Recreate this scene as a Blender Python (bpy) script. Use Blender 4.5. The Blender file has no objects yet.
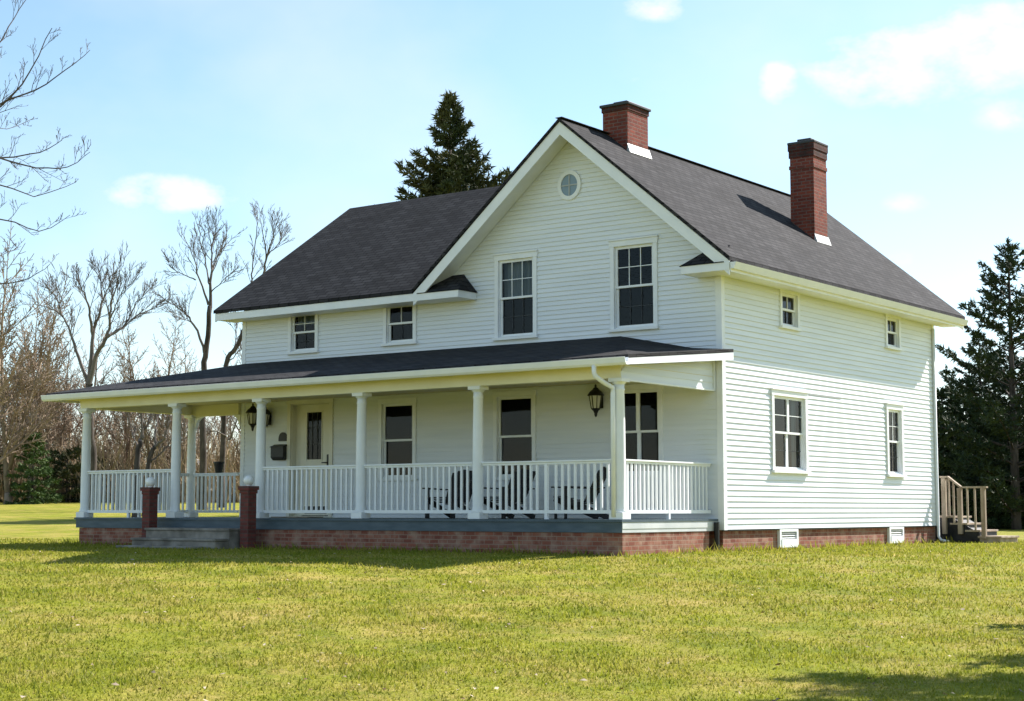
import bpy, bmesh, math, random
import numpy as np
from mathutils import Vector, Matrix
R = math.radians
C = bpy.context.scene.collection
sc = bpy.context.scene

# ------------------------------------------------------------------ camera
CAM = Vector((14.6135, -26.2001, 0.7443)); YAW = -0.638263; PITCH = 0.098746; F = 1616.23
cd = bpy.data.cameras.new('camera'); cam = bpy.data.objects.new('camera', cd); C.objects.link(cam)
cam.location = CAM; cam.rotation_euler = (math.pi/2 + PITCH, 0, -YAW)
cd.sensor_width = 36; cd.lens = F/1024*36; cd.clip_end = 3000
sc.camera = cam
FWD = Vector((math.sin(YAW), math.cos(YAW), 0)); RGT = Vector((math.cos(YAW), -math.sin(YAW), 0))

# ------------------------------------------------------------------ sun and sky
SUN = Vector((1.03, 3.1, 2.75)).normalized()
elev = math.asin(SUN.z); azim = math.atan2(SUN.x, SUN.y)
ld = bpy.data.lights.new('sun', 'SUN'); ld.energy = 5.0; ld.angle = R(0.5); ld.color = (1, .94, .88)
sun = bpy.data.objects.new('sun', ld); C.objects.link(sun)
sun.rotation_euler = SUN.to_track_quat('Z', 'Y').to_euler(); sun.location = (20, 50, 60)
w = bpy.data.worlds.new('World'); sc.world = w; w.use_nodes = True
nt = w.node_tree; nt.nodes.clear()
N = nt.nodes.new; L = nt.links.new
out = N('ShaderNodeOutputWorld'); bg = N('ShaderNodeBackground'); bg.inputs[1].default_value = 0.090
sky = N('ShaderNodeTexSky'); sky.sky_type = 'NISHITA'; sky.sun_disc = False
sky.sun_elevation = elev; sky.sun_rotation = azim; sky.air_density = 1.0; sky.dust_density = 0.3; sky.ozone_density = 2.5
hsv = N('ShaderNodeHueSaturation'); hsv.inputs['Hue'].default_value = 0.487; hsv.inputs['Saturation'].default_value = .93; hsv.inputs['Value'].default_value = 1.0
L(sky.outputs[0], hsv.inputs['Color'])
tc = N('ShaderNodeTexCoord')
def pix_dir(u, v):
    t = PITCH
    f = Vector((math.sin(YAW)*math.cos(t), math.cos(YAW)*math.cos(t), math.sin(t)))
    up = RGT.cross(f)
    return (f + RGT*(u-512)/F - up*(v-350.5)/F)
# clouds: soft cumulus at fixed directions of the sky, broken up by noise
nz = N('ShaderNodeTexNoise'); nz.inputs['Scale'].default_value = 30; nz.inputs['Detail'].default_value = 7; nz.inputs['Roughness'].default_value = .6
mpn = N('ShaderNodeMapping'); mpn.inputs['Scale'].default_value = (1, 1, 1.7)
L(tc.outputs['Generated'], mpn.inputs['Vector']); L(mpn.outputs[0], nz.inputs['Vector'])
def math_n(op, a, b=None, c=None):
    m = N('ShaderNodeMath'); m.operation = op
    for i, x in enumerate((a, b, c)):
        if x is None: continue
        if hasattr(x, 'is_output') or isinstance(x, bpy.types.NodeSocket): L(x, m.inputs[i])
        else: m.inputs[i].default_value = x
    return m.outputs[0]
total = None
for (u, v, rw, rh, amp) in [(165,193,66,17,1.0),(900,66,95,36,1.0),(985,48,85,44,1.0),(777,82,24,22,.9),(657,4,34,16,.9),(640,75,18,12,.5),
                            (905,203,30,13,.5),(185,285,50,14,.5),(1010,115,40,20,.6),(880,262,70,16,.5),(-60,60,60,20,.8),(1150,130,80,30,1)]:
    d = pix_dir(u, v).normalized()
    e_u = Vector((0,0,1)).cross(d).normalized(); e_v = d.cross(e_u)
    dots = []
    for ax, rad in ((e_u, rw*1.25/F), (e_v, rh*1.35/F)):
        vm = N('ShaderNodeVectorMath'); vm.operation = 'DOT_PRODUCT'; vm.inputs[1].default_value = ax
        L(tc.outputs['Generated'], vm.inputs[0]); dots.append(math_n('POWER', math_n('DIVIDE', vm.outputs['Value'], rad), 2.0))
    fr = N('ShaderNodeVectorMath'); fr.operation = 'DOT_PRODUCT'; fr.inputs[1].default_value = d
    L(tc.outputs['Generated'], fr.inputs[0])
    front = math_n('GREATER_THAN', fr.outputs['Value'], 0.5)
    m = math_n('MULTIPLY', math_n('MAXIMUM', math_n('SUBTRACT', amp, math_n('ADD', dots[0], dots[1])), 0.0), front)
    total = m if total is None else math_n('MAXIMUM', total, m)
cl = math_n('ADD', math_n('MULTIPLY', total, 0.95), math_n('MULTIPLY', math_n('SUBTRACT', nz.outputs['Fac'], 0.53), 2.5))
mr = N('ShaderNodeMapRange'); mr.inputs['From Min'].default_value = 0.10; mr.inputs['From Max'].default_value = 1.0
L(cl, mr.inputs['Value'])
gate = N('ShaderNodeMapRange'); gate.inputs['From Max'].default_value = .55; L(total, gate.inputs['Value'])
fac = math_n('MULTIPLY', math_n('MULTIPLY', mr.outputs[0], gate.outputs[0]), .85)
# thin veil of high cloud
nz2 = N('ShaderNodeTexNoise'); nz2.inputs['Scale'].default_value = 5; nz2.inputs['Detail'].default_value = 5; L(mpn.outputs[0], nz2.inputs['Vector'])
veil = N('ShaderNodeMapRange'); veil.inputs['From Min'].default_value = .45; veil.inputs['From Max'].default_value = .8; veil.inputs['To Max'].default_value = .36
L(nz2.outputs['Fac'], veil.inputs['Value'])
fac2 = math_n('MAXIMUM', fac, veil.outputs[0])
mx = N('ShaderNodeMix'); mx.data_type = 'RGBA'; L(fac2, mx.inputs['Factor']); L(hsv.outputs[0], mx.inputs[6]); mx.inputs[7].default_value = (5.6, 5.5, 5.4, 1)
L(mx.outputs[2], bg.inputs[0]); L(bg.outputs[0], out.inputs[0])
sc.view_settings.view_transform = 'Standard'; sc.view_settings.look = 'None'; sc.view_settings.gamma = 1
sc.view_settings.exposure = 1.22
sc.cycles.max_bounces = 8

# ------------------------------------------------------------------ helpers
def tag(o, label=None, cat=None, group=None, kind=None):
    if label: o['label'] = label
    if cat: o['category'] = cat
    if group: o['group'] = group
    if kind: o['kind'] = kind
    return o
def thing(name, label, cat, loc=(0,0,0), rz=0, group=None):
    o = bpy.data.objects.new(name, None); C.objects.link(o); o.empty_display_size = .3
    o.location = loc; o.rotation_euler = (0, 0, rz)
    return tag(o, label, cat, group)
def copy_tree(o, parent=None):
    c = o.copy(); C.objects.link(c)
    if parent: c.parent = parent
    for ch in list(o.children): copy_tree(ch, c)
    return c

class MB:
    """collects faces, then links them as one mesh object"""
    def __init__(s): s.v = []; s.f = []
    def poly(s, pts):
        n = len(s.v); s.v += [tuple(p) for p in pts]; s.f.append(tuple(range(n, n+len(pts)))); return s
    def hexa(s, p):   # p[0:4] bottom ring, p[4:8] top ring
        n = len(s.v); s.v += [tuple(q) for q in p]
        for f in ((3,2,1,0),(4,5,6,7),(0,1,5,4),(1,2,6,5),(2,3,7,6),(3,0,4,7)): s.f.append(tuple(n+i for i in f))
        return s
    def box(s, x0, x1, y0, y1, z0, z1):
        return s.hexa([(x0,y0,z0),(x1,y0,z0),(x1,y1,z0),(x0,y1,z0),(x0,y0,z1),(x1,y0,z1),(x1,y1,z1),(x0,y1,z1)])
    def slab(s, top, t):   # polygon pushed straight down by t
        n = len(s.v); k = len(top)
        s.v += [tuple(q) for q in top] + [(q[0], q[1], q[2]-t) for q in top]
        s.f.append(tuple(range(n, n+k))); s.f.append(tuple(range(n+2*k-1, n+k-1, -1)))
        for i in range(k):
            j = (i+1) % k; s.f.append((n+i, n+k+i, n+k+j, n+j))
        return s
    def bar(s, a, b, wd, ht, up=(0,0,1)):   # straight rectangular bar
        a = Vector(a); b = Vector(b); d = (b-a).normalized(); side = d.cross(Vector(up))
        if side.length < 1e-4: side = Vector((1,0,0))
        side.normalize(); u = side.cross(d)
        o = [side*sx*wd/2 + u*sy*ht/2 for sx, sy in ((-1,-1),(1,-1),(1,1),(-1,1))]
        return s.hexa([a+q for q in o] + [b+q for q in o])
    def tube(s, pts, rads, n=8, cap=True):
        pts = [Vector(p) for p in pts]; b0 = len(s.v); prev = None
        for i, p in enumerate(pts):
            d = (pts[min(i+1, len(pts)-1)] - pts[max(i-1, 0)]).normalized()
            if prev is None:
                prev = d.orthogonal().normalized()
            else:
                prev = (prev - d*prev.dot(d)); prev = prev.normalized() if prev.length > 1e-6 else d.orthogonal().normalized()
            q = d.cross(prev); r = rads[i] if hasattr(rads, '__len__') else rads
            for k in range(n):
                a = 2*math.pi*k/n; s.v.append(tuple(p + prev*math.cos(a)*r + q*math.sin(a)*r))
        for i in range(len(pts)-1):
            for k in range(n):
                k2 = (k+1) % n; s.f.append((b0+i*n+k, b0+i*n+k2, b0+(i+1)*n+k2, b0+(i+1)*n+k))
        if cap:
            s.f.append(tuple(b0+k for k in range(n-1, -1, -1))); s.f.append(tuple(b0+(len(pts)-1)*n+k for k in range(n)))
        return s
    def lathe(s, cx, cy, prof, n=20):   # prof: (radius, z)
        b0 = len(s.v)
        for r, z in prof:
            for k in range(n):
                a = 2*math.pi*k/n; s.v.append((cx+r*math.cos(a), cy+r*math.sin(a), z))
        for i in range(len(prof)-1):
            for k in range(n):
                k2 = (k+1) % n; s.f.append((b0+i*n+k, b0+i*n+k2, b0+(i+1)*n+k2, b0+(i+1)*n+k))
        s.f.append(tuple(b0+k for k in range(n-1, -1, -1))); s.f.append(tuple(b0+(len(prof)-1)*n+k for k in range(n)))
        return s
    def build(s, name, mat, parent=None, smooth=False, uv=True, recalc=True, bevel=0):
        me = bpy.data.meshes.new(name); me.from_pydata(s.v, [], s.f); me.materials.append(mat)
        if recalc or bevel:
            bm = bmesh.new(); bm.from_mesh(me)
            if bevel:
                es = [e for e in bm.edges if len(e.link_faces) == 2 and e.calc_face_angle(0) > .6]
                bmesh.ops.bevel(bm, geom=es, offset=bevel, segments=2, affect='EDGES', profile=.5)
            bmesh.ops.recalc_face_normals(bm, faces=bm.faces[:]); bm.to_mesh(me); bm.free()
        if uv: box_uv(me)
        if smooth: me.shade_smooth() if smooth is True else me.shade_auto_smooth() if hasattr(me,'shade_auto_smooth') else None
        o = bpy.data.objects.new(name, me); C.objects.link(o)
        if parent is not None: o.parent = parent
        return o
def box_uv(me):
    lay = me.uv_layers.new(name='uv'); co = me.vertices
    for p in me.polygons:
        n = p.normal
        if abs(n.z) > .985: u = Vector((1,0,0)); v = Vector((0,1,0))
        else:
            u = Vector((-n.y, n.x, 0)).normalized(); v = n.cross(u)
        for li in p.loop_indices:
            q = co[me.loops[li].vertex_index].co; lay.data[li].uv = (q.dot(u), q.dot(v))

def mat(name, col, rough=.6, spec=.3, metal=0.0):
    m = bpy.data.materials.new(name); m.use_nodes = True
    b = m.node_tree.nodes['Principled BSDF']; b.inputs['Base Color'].default_value = (*col, 1)
    b.inputs['Roughness'].default_value = rough; b.inputs['Specular IOR Level'].default_value = spec; b.inputs['Metallic'].default_value = metal
    return m
def noisy(m, c0, c1, scale=3, detail=6, coord='Object', stretch=(1,1,1), lo=.35, hi=.65, bump=0, bscale=None):
    t = m.node_tree; b = t.nodes['Principled BSDF']
    co = t.nodes.new('ShaderNodeTexCoord'); mp = t.nodes.new('ShaderNodeMapping'); mp.inputs['Scale'].default_value = stretch
    nz = t.nodes.new('ShaderNodeTexNoise'); nz.inputs['Scale'].default_value = scale; nz.inputs['Detail'].default_value = detail
    rp = t.nodes.new('ShaderNodeValToRGB'); rp.color_ramp.elements[0].position = lo; rp.color_ramp.elements[1].position = hi
    rp.color_ramp.elements[0].color = (*c0, 1); rp.color_ramp.elements[1].color = (*c1, 1)
    t.links.new(co.outputs[coord], mp.inputs[0]); t.links.new(mp.outputs[0], nz.inputs['Vector']); t.links.new(nz.outputs['Fac'], rp.inputs[0])
    t.links.new(rp.outputs[0], b.inputs['Base Color'])
    if bump:
        n2 = t.nodes.new('ShaderNodeTexNoise'); n2.inputs['Scale'].default_value = bscale or scale*6; n2.inputs['Detail'].default_value = 4
        t.links.new(mp.outputs[0], n2.inputs['Vector'])
        bp = t.nodes.new('ShaderNodeBump'); bp.inputs['Strength'].default_value = bump; bp.inputs['Distance'].default_value = .02
        t.links.new(n2.outputs['Fac'], bp.inputs['Height']); t.links.new(bp.outputs[0], b.inputs['Normal'])
    return m
def brick_mat(name, c1, c2, mortar, bw=.21, rh=.075, dirt=(.05,.03,.03), ms=.012, dirtamt=.5):
    m = mat(name, c1, .85, .15); t = m.node_tree; b = t.nodes['Principled BSDF']
    co = t.nodes.new('ShaderNodeTexCoord'); br = t.nodes.new('ShaderNodeTexBrick')
    br.inputs['Color1'].default_value = (*c1,1); br.inputs['Color2'].default_value = (*c2,1); br.inputs['Mortar'].default_value = (*mortar,1)
    br.inputs['Scale'].default_value = 1; br.inputs['Brick Width'].default_value = bw; br.inputs['Row Height'].default_value = rh; br.inputs['Mortar Size'].default_value = ms
    br.inputs['Mortar Smooth'].default_value = .2
    t.links.new(co.outputs['UV'], br.inputs['Vector'])
    nz = t.nodes.new('ShaderNodeTexNoise'); nz.inputs['Scale'].default_value = 4; nz.inputs['Detail'].default_value = 8
    t.links.new(co.outputs['UV'], nz.inputs['Vector'])
    mr = t.nodes.new('ShaderNodeMapRange'); mr.inputs['From Min'].default_value = .45; mr.inputs['From Max'].default_value = .75; mr.inputs['To Max'].default_value = dirtamt
    t.links.new(nz.outputs['Fac'], mr.inputs['Value'])
    mx = t.nodes.new('ShaderNodeMix'); mx.data_type = 'RGBA'; mx.inputs[7].default_value = (*dirt,1)
    t.links.new(mr.outputs[0], mx.inputs['Factor']); t.links.new(br.outputs['Color'], mx.inputs[6]); t.links.new(mx.outputs[2], b.inputs['Base Color'])
    bp = t.nodes.new('ShaderNodeBump'); bp.inputs['Strength'].default_value = .6; bp.inputs['Distance'].default_value = .008; bp.invert = True
    t.links.new(br.outputs['Fac'], bp.inputs['Height']); t.links.new(bp.outputs[0], b.inputs['Normal'])
    return m
M = {}
M['siding'] = noisy(mat('white_siding', (.8,.8,.8), .45, .35), (.70,.735,.775), (.785,.815,.85), 1.6, 8, stretch=(.35,.35,5), lo=.3, hi=.7)
M['trim'] = noisy(mat('white_trim', (.8,.8,.8), .4, .35), (.755,.78,.805), (.81,.83,.85), 4, 6)
M['rim_sunlit'] = noisy(mat('sunlit_rim_grey', (.6,.62,.63), .5, .3), (.52,.55,.56), (.62,.64,.65), 3, 6)  # paler than the deck paint: sunlight on the porch end put into the colour
M['cream'] = noisy(mat('cream_paint', (.8,.77,.6), .5, .3), (.74,.70,.50), (.80,.76,.57), 2, 5)
M['soffit'] = noisy(mat('porch_ceiling', (.5,.47,.35), .6, .2), (.60,.55,.36), (.68,.62,.42), 2, 5)
M['brick'] = brick_mat('red_brick', (.24,.058,.036), (.155,.035,.024), (.19,.11,.09))
M['soot'] = brick_mat('sooty_brick', (.11,.032,.024), (.06,.022,.018), (.06,.045,.04), dirt=(.02,.018,.018), dirtamt=.8)
M['foundation'] = brick_mat('foundation_brick', (.28,.105,.07), (.17,.055,.04), (.27,.175,.13), dirt=(.42,.30,.23), dirtamt=.75, ms=.009)
M['pier'] = brick_mat('dark_brick', (.20,.06,.05), (.13,.04,.035), (.12,.07,.06))
M['deckpaint'] = noisy(mat('slate_deck_paint', (.3,.33,.35), .5, .3), (.055,.085,.11), (.085,.12,.15), 3, 6, stretch=(1,1,4))
M['concrete'] = noisy(mat('weathered_step_concrete', (.4,.4,.38), .85, .15), (.15,.135,.115), (.31,.285,.25), 3, 8, bump=.3)
M['wood'] = noisy(mat('weathered_wood', (.3,.24,.18), .8, .15), (.26,.20,.15), (.42,.35,.27), 5, 6, stretch=(1,1,.25), bump=.25)
M['black'] = mat('black_metal', (.012,.012,.013), .45, .4)
M['darkwood'] = noisy(mat('black_painted_wood', (.015,.016,.018), .6, .3), (.010,.011,.013), (.03,.03,.034), 6, 5)
M['flash'] = mat('flashing_metal', (.46,.47,.47), .5, .4, .2)
M['globe'] = mat('white_globe', (.85,.85,.85), .25, .5)
M['door'] = noisy(mat('door_paint', (.7,.68,.58), .45, .35), (.68,.66,.56), (.74,.72,.62), 3, 4)
M['ventgrey'] = mat('vent_grey', (.42,.44,.45), .5, .3)
M['ventdark'] = mat('vent_louver_dark', (.05,.055,.06), .6, .2)
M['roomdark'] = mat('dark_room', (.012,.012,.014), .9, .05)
M['lampglass'] = mat('frosted_lamp_glass', (.62,.62,.55), .35, .5)
M['curtain'] = noisy(mat('pale_curtain', (.6,.62,.62), .9, .1), (.16,.20,.22), (.34,.38,.40), 9, 3, stretch=(1,1,.1))
def shingle():
    m = mat('charcoal_shingles', (.06,.06,.06), .9, .12); t = m.node_tree; b = t.nodes['Principled BSDF']
    co = t.nodes.new('ShaderNodeTexCoord'); br = t.nodes.new('ShaderNodeTexBrick')
    for k, c in (('Color1', (.043,.042,.044)), ('Color2', (.021,.021,.023)), ('Mortar', (.008,.008,.010))): br.inputs[k].default_value = (*c,1)
    br.inputs['Scale'].default_value = 1; br.inputs['Brick Width'].default_value = .30; br.inputs['Row Height'].default_value = .14; br.inputs['Mortar Size'].default_value = .013
    t.links.new(co.outputs['UV'], br.inputs['Vector'])
    nz = t.nodes.new('ShaderNodeTexNoise'); nz.inputs['Scale'].default_value = 1.1; nz.inputs['Detail'].default_value = 9; nz.inputs['Roughness'].default_value = .65
    t.links.new(co.outputs['UV'], nz.inputs['Vector'])
    mr = t.nodes.new('ShaderNodeMapRange'); mr.inputs['From Min'].default_value = .3; mr.inputs['From Max'].default_value = .7; mr.inputs['To Min'].default_value = .7; mr.inputs['To Max'].default_value = 1.3
    t.links.new(nz.outputs['Fac'], mr.inputs['Value'])
    vm = t.nodes.new('ShaderNodeVectorMath'); vm.operation = 'SCALE'; t.links.new(br.outputs['Color'], vm.inputs[0]); t.links.new(mr.outputs[0], vm.inputs['Scale'])
    t.links.new(vm.outputs[0], b.inputs['Base Color'])
    bp = t.nodes.new('ShaderNodeBump'); bp.inputs['Strength'].default_value = .5; bp.inputs['Distance'].default_value = .012; bp.invert = True
    t.links.new(br.outputs['Fac'], bp.inputs['Height']); t.links.new(bp.outputs[0], b.inputs['Normal'])
    return m
M['shingle'] = shingle()
def glass():
    m = mat('window_glass', (.01,.01,.01), .03, .3); t = m.node_tree; t.nodes.remove(t.nodes['Principled BSDF'])
    tr = t.nodes.new('ShaderNodeBsdfTransparent'); tr.inputs[0].default_value = (.62,.66,.68,1)
    gl = t.nodes.new('ShaderNodeBsdfGlossy'); gl.inputs['Roughness'].default_value = .03
    fr = t.nodes.new('ShaderNodeFresnel'); fr.inputs['IOR'].default_value = 1.3
    co = t.nodes.new('ShaderNodeTexCoord'); nz = t.nodes.new('ShaderNodeTexNoise'); nz.inputs['Scale'].default_value = 2.2; nz.inputs['Detail'].default_value = 1
    t.links.new(co.outputs['Object'], nz.inputs['Vector'])
    bp = t.nodes.new('ShaderNodeBump'); bp.inputs['Strength'].default_value = .06; bp.inputs['Distance'].default_value = .02
    t.links.new(nz.outputs['Fac'], bp.inputs['Height']); t.links.new(bp.outputs[0], gl.inputs['Normal'])
    mx = t.nodes.new('ShaderNodeMixShader'); t.links.new(fr.outputs[0], mx.inputs[0]); t.links.new(tr.outputs[0], mx.inputs[1]); t.links.new(gl.outputs[0], mx.inputs[2])
    t.links.new(mx.outputs[0], t.nodes['Material Output'].inputs['Surface'])
    return m
M['glass'] = glass()
def bark(name, c0, c1): return noisy(mat(name, c0, .9, .1), c0, c1, 6, 6, stretch=(1,1,.3), bump=.4)
M['bark'] = bark('dark_bark', (.045,.037,.032), (.11,.092,.08))
M['barktan'] = bark('tan_bark', (.16,.125,.09), (.30,.24,.18))
M['twig'] = noisy(mat('twigs', (.1,.08,.07), .9, .1), (.065,.052,.045), (.14,.115,.10), .8, 3)
M['twiggrey'] = noisy(mat('grey_twigs', (.15,.13,.12), .9, .1), (.10,.085,.075), (.19,.165,.15), .8, 3)
M['brush'] = noisy(mat('dry_brush', (.3,.24,.16), .9, .1), (.24,.175,.11), (.46,.36,.23), .4, 4)
M['twigtan'] = noisy(mat('tan_twigs', (.2,.15,.11), .9, .1), (.20,.15,.11), (.34,.265,.195), .5, 3)
M['needle'] = noisy(mat('dark_needles', (.03,.05,.02), .7, .2), (.016,.032,.016), (.045,.065,.022), .8, 4)
M['needle2'] = noisy(mat('green_needles', (.04,.06,.02), .7, .2), (.022,.045,.018), (.06,.085,.03), .9, 4)
M['needle4'] = noisy(mat('fresh_needles', (.05,.08,.02), .7, .2), (.035,.07,.018), (.09,.14,.035), 1.2, 4)
M['needle3'] = noisy(mat('olive_needles', (.06,.07,.02), .7, .2), (.03,.045,.015), (.10,.10,.035), .5, 4)

# ------------------------------------------------------------------ ground
def sl(x, y):
    dx = x-CAM.x; dy = y-CAM.y
    return dx*FWD.x+dy*FWD.y, dx*RGT.x+dy*RGT.y
def smooth(a, b, x):
    t = np.clip((x-a)/(b-a), 0, 1); return t*t*(3-2*t)
def gz(x, y):
    x = np.asarray(x, float); y = np.asarray(y, float); s, l = sl(x, y)
    q = np.clip(28.0-s, 0, 26)
    front = -.050*(np.sqrt(q*q+2.0)-math.sqrt(2.0))
    ratio = l/np.maximum(s, 5)
    rise = smooth(.06, -.14, ratio)*.0245*np.clip(s-38, 0, 48)
    und = .025*np.sin(x*.55+1.3)*np.cos(y*.47)*smooth(29, 24, s)
    return front + rise + und
def grass_nodes(m, blades=False):
    t = m.node_tree; b = t.nodes['Principled BSDF']; geo = t.nodes.new('ShaderNodeNewGeometry')
    def noise(scale, det, rough=.55):
        n = t.nodes.new('ShaderNodeTexNoise'); n.inputs['Scale'].default_value = scale; n.inputs['Detail'].default_value = det; n.inputs['Roughness'].default_value = rough
        t.links.new(geo.outputs['Position'], n.inputs['Vector']); return n.outputs['Fac']
    def ramp(src, els):
        r = t.nodes.new('ShaderNodeValToRGB'); e = r.color_ramp.elements
        while len(e) < len(els): e.new(.5)
        for q, (pos, c) in zip(e, els): q.position = pos; q.color = (*c, 1)
        t.links.new(src, r.inputs[0]); return r.outputs[0]
    def mix(f, a, c):
        x = t.nodes.new('ShaderNodeMix'); x.data_type = 'RGBA'; t.links.new(f, x.inputs['Factor']); t.links.new(a, x.inputs[6]); t.links.new(c, x.inputs[7]); return x.outputs[2]
    green = ramp(noise(1.6, 5), [(.3, (.145,.175,.014)), (.5, (.22,.24,.020)), (.7, (.305,.305,.036))])
    tan = ramp(noise(9, 4), [(.3, (.34,.26,.06)), (.7, (.52,.39,.15))])
    pm = t.nodes.new('ShaderNodeMapRange'); pm.inputs['From Min'].default_value = .44; pm.inputs['From Max'].default_value = .66; pm.inputs['To Max'].default_value = .8
    t.links.new(noise(.9, 9, .72), pm.inputs['Value'])
    col = mix(pm.outputs[0], green, tan)
    if blades:
        at = t.nodes.new('ShaderNodeAttribute'); at.attribute_name = 'tint'
        dry = ramp(at.outputs['Fac'], [(0, (.08,.12,.006)), (.35, (.19,.215,.016)), (.7, (.30,.305,.034)), (.86, (.50,.40,.13)), (1, (.62,.5,.24))])
        f = t.nodes.new('ShaderNodeValue'); f.outputs[0].default_value = .55
        col = mix(f.outputs[0], col, dry)
        b.inputs['Roughness'].default_value = .6
    else:
        fine = ramp(noise(38, 5, .7), [(.3, (.35,.35,.3)), (.65, (1.15,1.15,1.05))])
        x = t.nodes.new('ShaderNodeMix'); x.data_type = 'RGBA'; x.blend_type = 'MULTIPLY'; x.inputs['Factor'].default_value = .8
        t.links.new(col, x.inputs[6]); t.links.new(fine, x.inputs[7]); col = x.outputs[2]
        bp = t.nodes.new('ShaderNodeBump'); bp.inputs['Strength'].default_value = .7; bp.inputs['Distance'].default_value = .04
        t.links.new(noise(26, 6, .7), bp.inputs['Height']); t.links.new(bp.outputs[0], b.inputs['Normal'])
    t.links.new(col, b.inputs['Base Color'])
    if blades:
        tr = t.nodes.new('ShaderNodeBsdfTranslucent'); ms = t.nodes.new('ShaderNodeMixShader'); ms.inputs[0].default_value = .5
        t.links.new(col, tr.inputs['Color']); t.links.new(b.outputs[0], ms.inputs[1]); t.links.new(tr.outputs[0], ms.inputs[2])
        t.links.new(ms.outputs[0], t.nodes['Material Output'].inputs['Surface'])
    return m
M['lawn'] = grass_nodes(mat('lawn_ground', (.1,.14,.02), .9, .1))
M['blade'] = grass_nodes(mat('grass_blades', (.1,.14,.02), .6, .2), True)
def axis_pts(lo, hi, c, fine, grow):
    a = [c]; st = fine
    while a[-1] < hi: a.append(a[-1]+st); st = st*grow if a[-1] > c+30 else st
    b = [c]; st = fine
    while b[-1] > lo: b.append(b[-1]-st); st = st*grow if b[-1] < c-30 else st
    return np.array(sorted(set(a+b)))
xs = axis_pts(-700, 700, -2, .8, 1.12); ys = axis_pts(-400, 900, -4, .8, 1.12)
X, Y = np.meshgrid(xs, ys); Z = gz(X, Y)
vv = np.stack([X.ravel(), Y.ravel(), Z.ravel()], 1); nx = len(xs)
ff = [(j*nx+i, j*nx+i+1, (j+1)*nx+i+1, (j+1)*nx+i) for j in range(len(ys)-1) for i in range(nx-1)]
me = bpy.data.meshes.new('ground'); me.from_pydata(vv.tolist(), [], ff); me.materials.append(M['lawn']); me.shade_smooth()
g = bpy.data.objects.new('ground', me); C.objects.link(g); tag(g, 'mown green lawn with tan dry patches around the house', 'ground', kind='structure')

def np_mesh(name, V, tri, mt, tint=None, normals_up=False):
    me = bpy.data.meshes.new(name); n = len(V); k = len(tri)
    me.vertices.add(n); me.vertices.foreach_set('co', V.astype(np.float32).ravel())
    me.loops.add(k*3); me.loops.foreach_set('vertex_index', tri.astype(np.int32).ravel())
    me.polygons.add(k); me.polygons.foreach_set('loop_start', np.arange(0, k*3, 3, dtype=np.int32))
    if tint is not None:
        at = me.attributes.new('tint', 'FLOAT', 'POINT'); at.data.foreach_set('value', tint.astype(np.float32))
    me.update(calc_edges=True); me.validate(); me.materials.append(mt); return me
rng = np.random.default_rng(5)
NB = 380000
s = 7.6*np.exp(rng.random(NB)*math.log(40/7.6)); l = (rng.random(NB)*2-1)*(.40*s+1.5)
bx = CAM.x+s*FWD.x+l*RGT.x; by = CAM.y+s*FWD.y+l*RGT.y
keep = ~((bx < .03) & (bx > -14.35) & (by > -3.22)) & ~((bx < -8.4) & (bx > -11.8) & (by > -4.3) & (by < 0)) & (by < 14)
# thin out the bald patches
cl1 = np.sin(bx*1.9+np.sin(by*1.3)*2)*np.sin(by*2.3+np.sin(bx*1.1)*2)
keep &= rng.random(NB) < .75+.35*cl1
bx, by, s = bx[keep], by[keep], s[keep]; n = len(bx); bz = gz(bx, by)
h = rng.uniform(.014, .036, n)*(1+.35*np.sin(bx*1.3+by*.7)*np.sin(by*1.9))*(.8+s*.02)
tall = rng.random(n) < .02; h[tall] *= 1.9
edge = ((bx > -14.4) & (bx < .35) & (by > -3.6) & (by < 10.4)) | ((bx > -.1) & (bx < .3) & (by > -3.4) & (by < 10.3)); h[edge] *= rng.uniform(1.2, 3.6, edge.sum())
wd = rng.uniform(.003, .0065, n)*(.55+s*.085)
an = rng.random(n)*2*math.pi; lean = rng.uniform(.1, 1.0, n)*h; la = rng.random(n)*2*math.pi
V = np.empty((n, 3, 3))
V[:,0] = np.stack([bx-np.cos(an)*wd, by-np.sin(an)*wd, bz-.004], 1)
V[:,1] = np.stack([bx+np.cos(an)*wd, by+np.sin(an)*wd, bz-.004], 1)
V[:,2] = np.stack([bx+np.cos(la)*lean, by+np.sin(la)*lean, bz+h], 1)
tint = np.repeat(np.clip(rng.normal(.45, .22, n), 0, 1), 3)
me = np_mesh('grass', V.reshape(-1, 3), np.arange(n*3).reshape(-1, 3), M['blade'], tint)
go = bpy.data.objects.new('grass', me); C.objects.link(go); tag(go, 'short mown grass blades growing on the lawn', 'grass', kind='stuff')
# dry leaves and petals scattered on the lawn
M['leaf'] = noisy(mat('dead_leaves', (.3,.2,.1), .8, .15), (.12,.07,.035), (.52,.43,.32), 2.5, 3, lo=.4, hi=.6)
nl = 650; s = 8*np.exp(rng.random(nl)*math.log(30/8)); l = (rng.random(nl)*2-1)*(.38*s)
bx = CAM.x+s*FWD.x+l*RGT.x; by = CAM.y+s*FWD.y+l*RGT.y; k = (by < -4.5) | (bx > .6); bx, by, s = bx[k], by[k], s[k]; nl = len(bx); bz = gz(bx, by)+.03
V = np.empty((nl, 4, 3)); an = rng.random(nl)*6.28; r = rng.uniform(.015, .035, nl)
for q in range(4):
    V[:,q] = np.stack([bx+np.cos(an+q*1.57)*r*(1 if q % 2 else .6), by+np.sin(an+q*1.57)*r*(1 if q % 2 else .6), bz+rng.uniform(-.01, .015, nl)], 1)
tri = np.concatenate([np.arange(nl)[:,None]*4+np.array([0,1,2]), np.arange(nl)[:,None]*4+np.array([0,2,3])])
me = np_mesh('leaf_litter', V.reshape(-1,3), tri, M['leaf'])
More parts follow.
